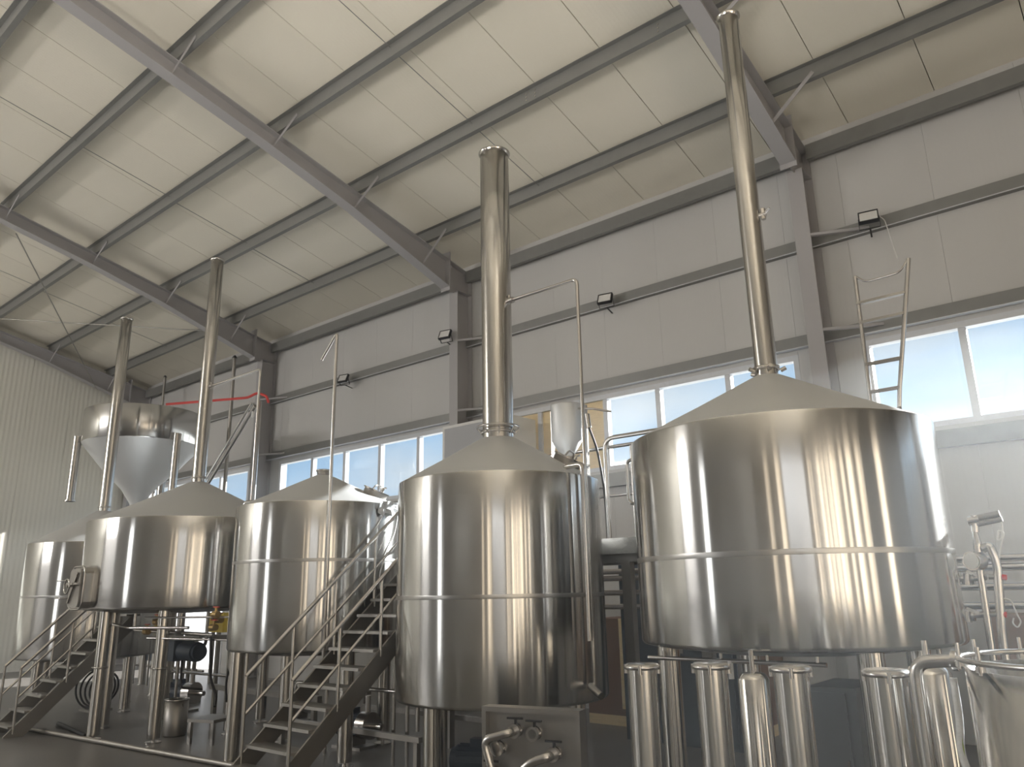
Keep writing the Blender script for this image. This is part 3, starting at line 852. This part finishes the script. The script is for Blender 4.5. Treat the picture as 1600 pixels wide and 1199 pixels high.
# ------------------------------------------------------------------ ladder behind the largest tank
ld = empty('ladder', (-1.65, 7.25, 0), 'aluminium ladder standing behind the largest tank', 'ladder')
LA, LB = (-0.18, 0, 4.44), (-0.20, 0, 3.2)
RA, RB = (0.29, 0, 4.48), (0.02, 0, 3.1)
MB().tube([(-0.20, 0.05, 0.0), LB, LA], 0.019, 0.05, 8).build('side_rail', 'tube', ld)
MB().tube([(0.04, 0.05, 0.0), RB, (0.05, 0, 3.3), RA], 0.019, 0.05, 8).build('side_rail', 'tube', ld)
MB().tube([LA, (-0.10, 0, 4.36), (0.20, 0, 4.37), RA], 0.011, 0.05, 8).build('top_bar', 'tube', ld)
for i, z in enumerate([4.17, 3.98, 3.58, 3.32, 3.0, 2.7, 2.4, 2.1, 1.8, 1.5, 1.2, 0.9, 0.6, 0.3]):
    t = max(0, min(1, (z - 3.2) / 1.24))
    MB().box(-0.20, 0.03 + 0.24 * t, -0.025, 0.025, z - 0.012, z + 0.012).build('rung', 'tube', ld)

# cabinet on the wall behind the wide chimney
cb = empty('wall_cabinet', (-8.27, 9.25, 3.3), 'pale wall-mounted cabinet half hidden by the wide centre chimney', 'cabinet')
MB().box(-0.72, 0.72, -0.3, 0.38, 0.0, 1.02).build('body', 'white', cb)
MB().box(-0.66, 0.66, -0.315, -0.3, 0.05, 0.97).build('door', 'cabinet', cb)
MB().box(0.50, 0.62, -0.32, -0.315, 0.72, 0.9).build('display', 'black', cb)
MB().bar((-0.6, 0.3, 0.0), (-0.6, 0.42, -0.15), 0.04, 0.04).bar((0.6, 0.3, 0.0), (0.6, 0.42, -0.15), 0.04, 0.04).build('bracket', 'dull', cb)

# ------------------------------------------------------------------ grist hopper, auger, poles (far left)
hy = 6.9
hc = P(212, 660, Y=hy)
hr = 1.09
hx = -15.4
zt_, zb_, zc_ = 5.22, 4.58, 3.32
ho = empty('grist_hopper', (hx, hy, 0), 'round steel hopper with a deep funnel, high before the cream end wall', 'hopper')
MB().lathe([(hr - 0.01, zb_), (hr, zb_ + 0.01), (hr, zt_ - 0.01), (hr - 0.01, zt_), (0.02, zt_ + 0.05)], 96).build('drum', 'steel', ho)
MB().lathe([(hr - 0.01, zb_), (hr * 0.62, zb_ - 0.48), (0.3, zc_ + 0.4), (0.12, zc_ + 0.12), (0.10, zc_), (0.10, 2.95)], 96).build('funnel', 'cone', ho)
MB().lathe([(0.10, zc_ - 0.06), (0.15, zc_ - 0.06), (0.15, zc_ - 0.02), (0.10, zc_ - 0.02)], 24).build('slide_gate', 'tube', ho)
for a, z0 in ((246, 3.45), (7, 0.0), (133, 0.0)):
    x, y = (hr + 0.05) * math.cos(math.radians(a)), (hr + 0.05) * math.sin(math.radians(a))
    lg = MB().cyl((x, y, z0), (x, y, zb_ + 0.12), 0.075, n=20).build('leg', 'polished', ho)
    MB().cyl((x, y, z0), (x, y, z0 + 0.02), 0.1, n=20).build('foot', 'tube', lg)

pz = P(366, 560, Y=8.6)
pl = empty('vent_pole', (pz.x + 0.02, 8.6, 0), 'slim dark upright pipe between the hopper and the column with the red hose', 'pipe')
MB().cyl((0, 0, 0), (0, 0, pz.z), 0.04, n=12).build('pipe', 'dull', pl)
MB().cyl((0, 0, pz.z), (0, 0, pz.z + 0.06), 0.06, 0.02, n=12).build('cap', 'black', pl)
pz2 = P(258, 590, Y=9.2)
pl2 = empty('vent_pole', (pz2.x, 9.2, 0), 'short dark pipe end above the hopper at the gable corner', 'pipe')
MB().cyl((0, 0, 0), (0, 0, pz2.z), 0.035, n=12).build('pipe', 'dull', pl2)
MB().cyl((0, 0, pz2.z), (0, 0, pz2.z + 0.05), 0.05, 0.02, n=12).build('cap', 'black', pl2)

ay = 7.2
a_, b_ = P(399, 634, Y=ay), P(322, 760, Y=ay)
au = empty('auger_conveyor', (b_.x, ay, b_.z), 'inclined steel auger tube climbing to the red hose', 'conveyor')
d = a_ - b_
d.y = 0
MB().cyl(d * -0.9, d, 0.035, n=12).build('lower_tube', 'dull', au)
MB().cyl(d * -0.9 + Vector((-0.12, 0, 0.06)), d + Vector((-0.12, 0, 0.06)), 0.022, n=12).build('upper_tube', 'tube', au)
MB().cyl((d.x + 0.12, 0, -b_.z), (d.x + 0.12, 0, d.z + 0.05), 0.045, n=14).build('elevator_leg', 'tube', au)
MB().cyl((d.x + 0.02, -0.05, d.z - 0.22), (d.x + 0.02, -0.05, d.z - 0.12), 0.025, n=10).build('sensor', 'white', au)
ra, rb = P(260, 632, Y=6.2), P(409, 620, Y=ay - 0.1)
rh = MB().tube([(0, 0, 0), (rb - ra) * 0.86 + Vector((0, 0, 0.0)), (rb - ra) * 0.95 + Vector((0, 0, 0.08)), (rb - ra) + Vector((0.08, 0.05, 0.0)), (rb - ra) + Vector((0.06, 0.1, -0.1))], 0.022, 0.08, 10).build('red_hose', 'red')
rh.location = ra
tag(rh, 'red hose strung from the hopper rim to the column', 'hose')

# ------------------------------------------------------------------ valve panel in front of the wide-chimney tank
vp = empty('valve_panel', (-3.32, 4.12, 0), 'framed steel panel with valves and bent pipes before the wide-chimney tank', 'valve panel', rotz=math.radians(14))
MB().box(-0.32, 0.32, 0.0, 0.02, 0.06, 0.91).build('sheet', 'dull', vp)
MB().box(-0.34, -0.31, -0.05, 0.06, 0.0, 0.93).box(0.31, 0.34, -0.05, 0.06, 0.0, 0.93).box(-0.31, 0.31, -0.05, 0.06, 0.90, 0.93).build('frame', 'dull', vp)
for u, v in ((-0.09, 0.80), (0.04, 0.79), (-0.21, 0.69), (0.17, 0.68), (-0.26, 0.54), (-0.01, 0.50), (0.22, 0.50), (0.08, 0.30), (-0.18, 0.28)):
    va = MB().cyl((u, 0, v), (u, -0.10, v), 0.028, n=14).cyl((u, -0.03, v), (u, -0.05, v), 0.042, n=14).cyl((u, -0.075, v), (u, -0.10, v), 0.044, n=16).cyl((u - 0.05, -0.065, v), (u + 0.05, -0.065, v), 0.013, n=8).build('valve', 'tube', vp)
    MB().bar((u, -0.06, v + 0.02), (u, -0.06, v + 0.07), 0.014, 0.014).bar((u - 0.06, -0.06, v + 0.07), (u + 0.05, -0.06, v + 0.07), 0.014, 0.012).build('lever', 'black', va)
MB().tube([(-0.09, -0.10, 0.80), (-0.09, -0.16, 0.80), (-0.27, -0.16, 0.75), (-0.15, -0.16, 0.40), (-0.18, -0.1, 0.28)], 0.026, 0.06, 12).build('bend_pipe', 'tube', vp)
MB().tube([(0.17, -0.10, 0.68), (0.17, -0.16, 0.68), (0.04, -0.16, 0.64), (-0.10, -0.16, 0.48), (-0.18, -0.14, 0.36)], 0.028, 0.08, 12).build('bend_pipe', 'tube', vp)

# ------------------------------------------------------------------ row of upright steel tubes under the largest tank
TUBES = [(1003, 1037, 3.8, 0.078, 'first from the valve panel'), (1110, 1036, 3.8, 0.079, 'second from the valve panel'), (1234, 1040, 3.8, 0.080, 'third from the valve panel'), (1383, 1046, 3.8, 0.083, 'fourth from the valve panel')]
for px, py, yy, r, lab in TUBES:
    c = P(px, py, Y=yy)
    t = empty('filter_tube', (c.x, yy, 0), 'polished upright steel tube with a flat lid, %s' % lab, 'filter housing', 'steel tubes under the largest tank')
    MB().lathe([(r * 0.98, 0.06), (r, 0.07), (r, c.z - 0.03)], 40).build('body', 'polished', t)
    MB().lathe([(r, c.z - 0.03), (r + 0.016, c.z - 0.028), (r + 0.016, c.z - 0.012), (r + 0.004, c.z), (0.01, c.z)], 40).build('lid', 'tube', t)
    MB().cyl((0, 0, 0), (0, 0, 0.07), r * 0.6, n=20).build('foot', 'dull', t)
    for i in range(4):
        a = i * PI / 2 + 0.4
        MB().cyl(((r + 0.008) * math.cos(a), (r + 0.008) * math.sin(a), c.z - 0.05), ((r + 0.008) * math.cos(a), (r + 0.008) * math.sin(a), c.z - 0.005), 0.012, n=8).build('lid_clamp', 'tube', t)
for px, py, yy, r, lab in ((1176, 1052, 4.4, 0.085, 'shaded upright steel tube between the second and third lidded tubes'), (1449, 1042, 4.3, 0.10, 'shaded upright steel tube beside the open vat')):
    c = P(px, py, Y=yy)
    t = empty('filter_tube', (c.x, yy, 0), lab, 'filter housing', 'steel tubes under the largest tank')
    MB().lathe([(r * 0.98, 0.06), (r, 0.07), (r, c.z - 0.03), (r - 0.02, c.z), (0.01, c.z)], 40).build('body', 'polished', t)
    MB().cyl((0, 0, 0), (0, 0, 0.07), r * 0.6, n=20).build('foot', 'dull', t)
    MB().cyl((0, 0, c.z), (0, 0, c.z + 0.12), 0.015, n=8).build('nozzle', 'tube', t)
# header pipe above the tubes
hp = empty('header_pipe', (-2.4, 4.75, -0.03), 'thin horizontal steel pipe just under the largest tank, above the lidded tubes', 'pipe')
MB().cyl((-0.42, 0, 1.235), (0.75, 0, 1.235), 0.014, n=10).build('pipe', 'tube', hp)
for x in (-0.3, 0.1, 0.4, 0.7):
    MB().cyl((x, 0, 1.235), (x, 0, 1.28), 0.01, n=8).build('hanger', 'tube', hp)
MB().cyl((0.16, 0, 1.235), (0.16, 0, 1.13), 0.018, n=8).build('sensor', 'white', hp)

# elbow pipe beside the vat
c0, c1, c2 = P(1428, 1199, Y=3.55), P(1428, 1035, Y=3.55), P(1487, 1028, Y=3.55)
ep = empty('elbow_pipe', (c1.x, 3.55, 0), 'steel pipe bending over to the open vat', 'pipe')
dx = c2.x - c1.x
MB().tube([(0, 0, 0), (0, 0, c1.z), (dx, 0, c1.z + 0.012)], 0.026, 0.06, 14).build('pipe', 'tube', ep)
MB().cyl((dx, 0, c1.z + 0.012), (dx + 0.02, 0, c1.z + 0.012), 0.04, n=14).build('ferrule', 'tube', ep)
MB().tube([(dx * 1.0, -0.03, c1.z - 0.05), (dx * 1.02, -0.04, c1.z - 0.2), (dx * 0.9, -0.04, c1.z - 0.32), (dx * 1.2, -0.05, c1.z - 0.45)], 0.014, 0.06, 8).build('film_twist', 'foil', ep)
MB().box(dx * 0.92, dx * 1.02, -0.05, -0.044, c1.z - 0.36, c1.z - 0.24).build('tag', 'green', ep)

v = empty('open_vat', (-0.26, 3.55, 0), 'polished steel vat with a clamped rim at the picture edge', 'vat')
vz = P(1495, 1017, Y=3.55).z
MB().lathe([(0.42, 0.06), (0.44, 0.08), (0.44, vz - 0.05), (0.43, vz - 0.05), (0.43, 0.3)], 72).build('body', 'polished', v)
MB().ring((0, 0, vz - 0.02), (0, 0, 1), 0.452, 0.011, 64, 8).build('rim', 'tube', v)
MB().lathe([(0.43, 0.32), (0.2, 0.30), (0.01, 0.29)], 48).build('bottom', 'dull', v)
for i in range(12):
    a = i * PI / 6 + 0.2
    MB().cyl((0.452 * math.cos(a), 0.452 * math.sin(a), vz - 0.06), (0.452 * math.cos(a), 0.452 * math.sin(a), vz + 0.035), 0.008, n=8).cyl((0.452 * math.cos(a), 0.452 * math.sin(a), vz - 0.05), (0.452 * math.cos(a), 0.452 * math.sin(a), vz - 0.03), 0.018, n=8).build('clamp_bolt', 'tube', v)
for a in (0.8, 2.4, 3.9, 5.5):
    MB().cyl((0.36 * math.cos(a), 0.36 * math.sin(a), 0), (0.36 * math.cos(a), 0.36 * math.sin(a), 0.1), 0.03, n=12).build('foot', 'dull', v)

# ------------------------------------------------------------------ pumps, motors and pipes under the tanks
def pump(x, y, z, rz, label, stand=True, m='motor', s=1.0):
    q = empty('pump', (x, y, z), label, 'pump', rotz=rz)
    MB().cyl((-0.22 * s, 0, 0.22 * s), (0.12 * s, 0, 0.22 * s), 0.11 * s, n=24).cyl((-0.26 * s, 0, 0.22 * s), (-0.22 * s, 0, 0.22 * s), 0.09 * s, n=24).build('motor', m, q)
    fins = MB()
    for i in range(16):
        a = i * PI / 8
        fins.bar((-0.2 * s, 0.11 * s * math.cos(a), 0.22 * s + 0.11 * s * math.sin(a)), (0.1 * s, 0.11 * s * math.cos(a), 0.22 * s + 0.11 * s * math.sin(a)), 0.006, 0.02 * s, (0, math.cos(a), math.sin(a)))
    fins.build('cooling_fins', m, q)
    MB().cyl((0.12 * s, 0, 0.22 * s), (0.24 * s, 0, 0.22 * s), 0.13 * s, n=24).build('volute', 'tube', q)
    MB().cyl((0.18 * s, 0, 0.22 * s), (0.18 * s, 0, 0.5 * s), 0.03 * s, n=12).cyl((0.24 * s, 0, 0.22 * s), (0.38 * s, 0, 0.22 * s), 0.03 * s, n=12).build('port', 'tube', q)
    MB().box(-0.1 * s, 0.02 * s, -0.05 * s, 0.05 * s, 0.32 * s, 0.38 * s).build('terminal_box', m, q)
    if stand:
        MB().box(-0.2 * s, 0.2 * s, -0.12 * s, 0.12 * s, 0.0, 0.03).box(-0.15 * s, -0.1 * s, -0.09 * s, 0.09 * s, 0.03, 0.12 * s).box(0.02 * s, 0.07 * s, -0.09 * s, 0.09 * s, 0.03, 0.12 * s).build('base', 'dull', q)
    return q


pump(-11.9, 6.3, 0, 0.3, 'blue-grey pump on the floor behind the smaller stairs', s=1.2)
pump(-9.6, 6.8, 0, 0.15, 'blue-grey pump on the floor behind the legs of the broad tank', s=1.1)
pump(-7.4, 6.0, 0, 0.1, 'blue-grey pump on the floor under the bare-coned tank', s=1.1)
pump(-4.9, 5.4, 0, 0.4, 'blue-grey pump on the floor under the wide-chimney tank', s=1.1)

# stirrer drive hung under the broad tank
sd = empty('stirrer_drive', (-10.35, 5.4, 0.95), 'dark gear motor hanging under the broad tank', 'motor')
MB().cyl((0, 0, 0.08), (0, 0, 0.53), 0.05, n=16).build('shaft', 'tube', sd)
MB().box(-0.14, 0.14, -0.14, 0.14, -0.1, 0.16).build('gearbox', 'motor', sd)
MB().cyl((0.14, 0, 0.02), (0.5, 0, 0.02), 0.12, n=24).cyl((0.5, 0, 0.02), (0.55, 0, 0.02), 0.10, n=24).build('motor', 'motor', sd)
MB().tube([(0.3, -0.1, -0.08), (0.32, -0.1, -0.35), (0.42, -0.15, -0.40), (0.5, 0.1, -0.44)], 0.014, 0.15, 8).build('cable', 'rubber', sd)
MB().bar((-0.2, -0.2, 0.2), (0.9, -0.2, 0.2), 0.05, 0.05).bar((-0.2, 0.2, 0.2), (0.9, 0.2, 0.2), 0.05, 0.05).build('bracket', 'dull', sd)

rd = empty('outlet_manifold', (-10.4, 5.2, 0), 'tangle of steel outlet pipes and brass valves below the broad tank', 'pipework')
MB().tube([(-0.55, -0.55, 1.50), (-0.55, -0.55, 1.36), (0.35, -0.62, 1.30), (1.2, -0.3, 1.30)], 0.018, 0.05, 10).build('pipe', 'tube', rd)
MB().tube([(-0.2, -0.3, 1.48), (-0.2, -0.3, 1.25), (1.6, -0.2, 1.22)], 0.022, 0.05, 10).build('pipe', 'tube', rd)
MB().tube([(0.9, 0.6, 1.48), (0.9, 0.6, 1.15), (1.7, 0.2, 1.12), (1.7, 0.2, 0.3)], 0.022, 0.08, 10).build('pipe', 'tube', rd)
MB().tube([(0.55, 0.3, 1.48), (0.55, 0.3, 1.05), (-0.5, 0.5, 1.0), (-0.5, 0.5, 0.1)], 0.022, 0.08, 10).build('pipe', 'tube', rd)
MB().cyl((0.6, -0.55, 1.42), (1.75, -0.1, 1.42), 0.012, n=8).cyl((0.6, -0.5, 1.18), (1.75, -0.1, 1.16), 0.012, n=8).cyl((0.5, 0.9, 0.6), (-1.6, 0.8, 0.6), 0.02, n=8).build('pipe', 'tube', rd)
for x, y, z in ((0.15, -0.3, 1.24), (0.35, -0.28, 1.36), (0.75, 0.35, 1.36), (1.5, -0.15, 1.30), (1.62, -0.2, 1.45)):
    va = MB().cyl((x - 0.05, y, z), (x + 0.05, y, z), 0.04, n=12).cyl((x, y, z), (x, y, z + 0.08), 0.018, n=8).build('valve', 'brass', rd)
    MB().bar((x - 0.06, y, z + 0.085), (x + 0.06, y, z + 0.085), 0.02, 0.012).build('lever', 'red', va)
MB().tube([(1.55, -0.2, 1.2), (1.6, -0.2, 0.75), (1.68, -0.15, 0.55), (1.75, -0.2, 0.45)], 0.016, 0.2, 8).build('hose', 'rubber', rd)
MB().tube([(0.95, 0.4, 1.1), (0.98, 0.4, 0.8), (1.1, 0.3, 0.6), (1.15, 0.3, 0.4)], 0.014, 0.2, 8).build('hose', 'rubber', rd)

# rack of upright tubes behind the broad tank's legs
tr_c = P(276, 1060, Y=6.9)
tr_ = empty('tube_rack', (tr_c.x, 6.9, 0), 'rack of upright steel tubes standing behind the broad tank legs', 'rack')
for i in range(7):
    MB().cyl((-0.54 + i * 0.18, 0, 0.05), (-0.54 + i * 0.18, 0, 0.98), 0.032, n=12).build('tube', 'dull', tr_)
for z in (0.12, 0.5, 0.93):
    MB().bar((-0.62, 0, z), (0.62, 0, z), 0.03, 0.03).build('cross_bar', 'dull', tr_)
for x in (-0.6, 0.6):
    MB().box(x - 0.02, x + 0.02, -0.12, 0.12, 0.0, 0.12).build('foot', 'dull', tr_)

ys = empty('control_box', (-13.2, 7.6, 0), 'yellow control box on a post behind the broad tank', 'control box')
MB().box(-0.25, 0.25, -0.08, 0.08, 1.05, 1.38).build('body', 'yellow', ys)
MB().box(-0.03, 0.03, -0.03, 0.03, 0.0, 1.05).build('post', 'dull', ys)
MB().cyl((0.1, -0.08, 1.28), (0.1, -0.10, 1.28), 0.03, n=12).cyl((-0.08, -0.08, 1.28), (-0.08, -0.10, 1.28), 0.03, n=12).build('button', 'black', ys)

# low pipe frame under each of the middle tanks
fr = empty('pump_skid', (-7.2, 6.1, 0), 'low steel skid with pipes under the bare-coned tank', 'skid')
for y in (-0.6, 0.6):
    MB().bar((-0.9, y, 0.30), (1.4, y, 0.30), 0.05, 0.05).build('rail', 'dull', fr)
for x in (-0.85, 1.35):
    for y in (-0.6, 0.6):
        MB().box(x - 0.025, x + 0.025, y - 0.025, y + 0.025, 0, 0.28).build('leg', 'dull', fr)
MB().tube([(-0.7, -0.55, 0.36), (-0.7, -0.55, 0.7), (1.3, -0.55, 0.7), (1.3, -0.55, 0.36)], 0.02, 0.08, 10).build('pipe', 'tube', fr)
for x, z in ((-0.2, 0.95), (0.2, 0.9), (0.9, 1.1), (1.1, 1.3)):
    MB().cyl((x, -0.5, 0.0), (x, -0.5, z), 0.02, n=10).build('riser', 'tube', fr)
fr2 = empty('pump_skid', (-9.6, 6.9, 0), 'low steel skid behind the legs of the broad tank', 'skid')
for y in (-0.5, 0.3):
    MB().bar((-1.6, y, 0.38), (1.0, y, 0.38), 0.07, 0.07).build('rail', 'dull', fr2)
for x in (-1.5, 0.9):
    for y in (-0.5, 0.3):
        MB().box(x - 0.03, x + 0.03, y - 0.03, y + 0.03, 0, 0.345).build('leg', 'dull', fr2)

# more gear on the floor beneath the broad tank
c = P(272, 1150, Z=0)
bk = empty('steel_drum', (c.x, c.y, 0), 'small dark steel drum on the floor behind the front legs of the broad tank', 'drum')
MB().lathe([(0.01, 0.0), (0.13, 0.0), (0.14, 0.02), (0.14, 0.42), (0.12, 0.42), (0.12, 0.05)], 28).build('body', 'dull', bk)
MB().ring((0, 0, 0.42), (0, 0, 1), 0.14, 0.01, 24, 6).build('rim', 'tube', bk)
MB().ring((0, 0, 0.38), (0, 1, 0.3), 0.14, 0.006, 20, 6, 0, PI).build('handle', 'tube', bk)
c = P(330, 1160, Z=0)
st = empty('steel_stool', (c.x, c.y, 0), 'low square steel stand on the floor beside the bare-coned tank leg', 'stand', rotz=0.3)
for x in (-0.17, 0.17):
    for y in (-0.17, 0.17):
        MB().box(x - 0.02, x + 0.02, y - 0.02, y + 0.02, 0, 0.24).build('leg', 'tube', st)
MB().box(-0.2, 0.2, -0.2, 0.2, 0.24, 0.275).build('top', 'dull', st)
c = P(140, 1112, Z=0)
hc_ = empty('hose_coil', (c.x, c.y, 0), 'dark hose coil propped upright behind the smaller stairs', 'hose')
for k in range(4):
    MB().ring((0.02 * k, 0.05 * k, 0.32), (0.5, -0.85, 0.1 * k), 0.28 - 0.015 * k, 0.016, 28, 6).build('loop', 'rubber', hc_)
MB().box(-0.2, 0.2, -0.08, 0.25, 0.0, 0.035).build('stand', 'dull', hc_)
c = P(230, 1060, Y=7.7)
mp_ = empty('service_manifold', (c.x + 0.3, 7.7, 0), 'dark row of service pipes standing behind the broad tank', 'pipework')
for k in range(6):
    MB().tube([(-1.2 + k * 0.3, 0, 0.0), (-1.2 + k * 0.3, 0, 1.0 + 0.08 * (k % 3)), (-1.05 + k * 0.3, -0.15, 1.12 + 0.08 * (k % 3)), (-1.05 + k * 0.3, -0.35, 1.2 + 0.08 * (k % 3))], 0.02, 0.08, 8).build('riser', 'dull', mp_)
for z in (0.35, 0.75, 1.0):
    MB().cyl((-1.5, 0.05, z), (1.7, 0.05, z), 0.022, n=8).build('header', 'dull', mp_)
for k in range(4):
    va = MB().cyl((-1.0 + k * 0.6, -0.02, 0.70), (-1.0 + k * 0.6, -0.02, 0.82), 0.045, n=12).build('valve', 'brass', mp_)
    MB().ring((-1.0 + k * 0.6, -0.1, 0.76), (0, 1, 0), 0.05, 0.008, 16, 6).build('hand_wheel', 'red', va)
MB().box(-0.5, 0.3, 0.06, 0.25, 0.45, 1.0).build('junction_box', 'motor', mp_)

# long pipe on the floor before the broad tank
a_, b_ = P(46, 1137, Z=0.05), P(402, 1200, Z=0.05)
fp = MB().cyl((0, 0, 0), b_ - a_, 0.03, n=12).build('floor_pipe', 'dull')
fp.location = a_ + Vector((0, 0, -0.02))
tag(fp, 'long steel pipe lying on the floor before the broad tank', 'pipe')
a_, b_ = P(91, 1129, Z=0.04), P(134, 1148, Z=0.04)
fp = MB().cyl((0, 0, 0), b_ - a_, 0.025, n=10).build('floor_pipe', 'black')
fp.location = a_ + Vector((0, 0, -0.015))
tag(fp, 'short black bar on the floor behind the long floor pipe', 'pipe')

# stacked goods against the wall
for i, (x, y, wx, wz) in enumerate(((-5.6, 9.2, 0.55, 1.28), (-4.4, 9.2, 0.55, 1.2), (-0.9, 9.2, 0.6, 1.34), (0.5, 9.2, 0.6, 1.3))):
    b = empty('carton', (x, y, 0), 'brown cardboard carton against the wall, ' + ['behind the wide-chimney tank', 'in the gap beside the largest tank', 'behind the level gauge', 'beyond the level gauge'][i], 'carton', 'cartons against the wall')
    MB().box(-wx, wx, -0.4, 0.4, 0.12, wz).build('body', 'card', b)
    MB().box(-wx, wx, -0.4, 0.4, 0.0, 0.12).build('pallet', 'wood', b)
    MB().box(-0.04, 0.04, -0.402, 0.402, 0.2, wz + 0.002).build('tape', 'wood', b)
# dark switch cabinet under the platform
sw = empty('switch_cabinet', (-4.45, 8.35, 0), 'dark switch cabinet seen through the gap beside the largest tank', 'cabinet')
MB().box(-0.7, 0.7, -0.25, 0.25, 0.0, 1.95).build('body', 'motor', sw)
MB().box(-0.66, -0.02, -0.265, -0.25, 0.05, 1.9).box(0.02, 0.66, -0.265, -0.25, 0.05, 1.9).build('door', 'motor', sw)
MB().box(-0.1, -0.06, -0.285, -0.265, 0.95, 1.1).box(0.06, 0.10, -0.285, -0.265, 0.95, 1.1).build('handle', 'tube', sw)

# low dark cabinet on the floor under the largest tank
a_, b_ = P(1262, 1072, Y=5.1), P(1336, 1072, Y=5.1)
lc = empty('low_cabinet', ((a_.x + b_.x) / 2, 5.35, 0), 'low dark grey cabinet on the floor under the largest tank', 'cabinet')
hw_ = (b_.x - a_.x) / 2
MB().box(-hw_, hw_, -0.25, 0.25, 0.03, a_.z).build('body', 'slate', lc)
MB().box(-hw_ + 0.02, hw_ * 0.55, -0.262, -0.25, 0.06, a_.z - 0.03).build('door', 'slate', lc)
MB().box(hw_ * 0.4, hw_ * 0.47, -0.28, -0.262, a_.z * 0.5, a_.z * 0.5 + 0.12).build('handle', 'tube', lc)
MB().box(-hw_ + 0.03, hw_ - 0.03, -0.22, 0.22, 0.0, 0.03).build('plinth', 'black', lc)

# ------------------------------------------------------------------ thin haze added for the pale glow around the windows
hm = bpy.data.materials.new('glow_haze')
hm.use_nodes = True
hn = hm.node_tree
hn.nodes.clear()
ho_ = hn.nodes.new('ShaderNodeOutputMaterial')
hv = hn.nodes.new('ShaderNodeVolumeScatter')
hv.inputs['Density'].default_value = 0.012
hv.inputs['Anisotropy'].default_value = 0.65
hv.inputs['Color'].default_value = (0.92, 0.96, 1.0, 1)
hn.links.new(hv.outputs[0], ho_.inputs['Volume'])
hz = MB().prism([(HY0 - 0.05, -0.05), (HY1 + 0.15, -0.05), (HY1 + 0.15, EAVE + 0.05), (RIDGE, zceil(RIDGE) + 0.05), (HY0 - 0.05, EAVE + 0.05)], 'X', HX0 - 0.03, HX1 + 0.05).build('haze', hm)
tag(hz, 'thin pale haze added for the glow around the windows', 'haze', kind='stuff')
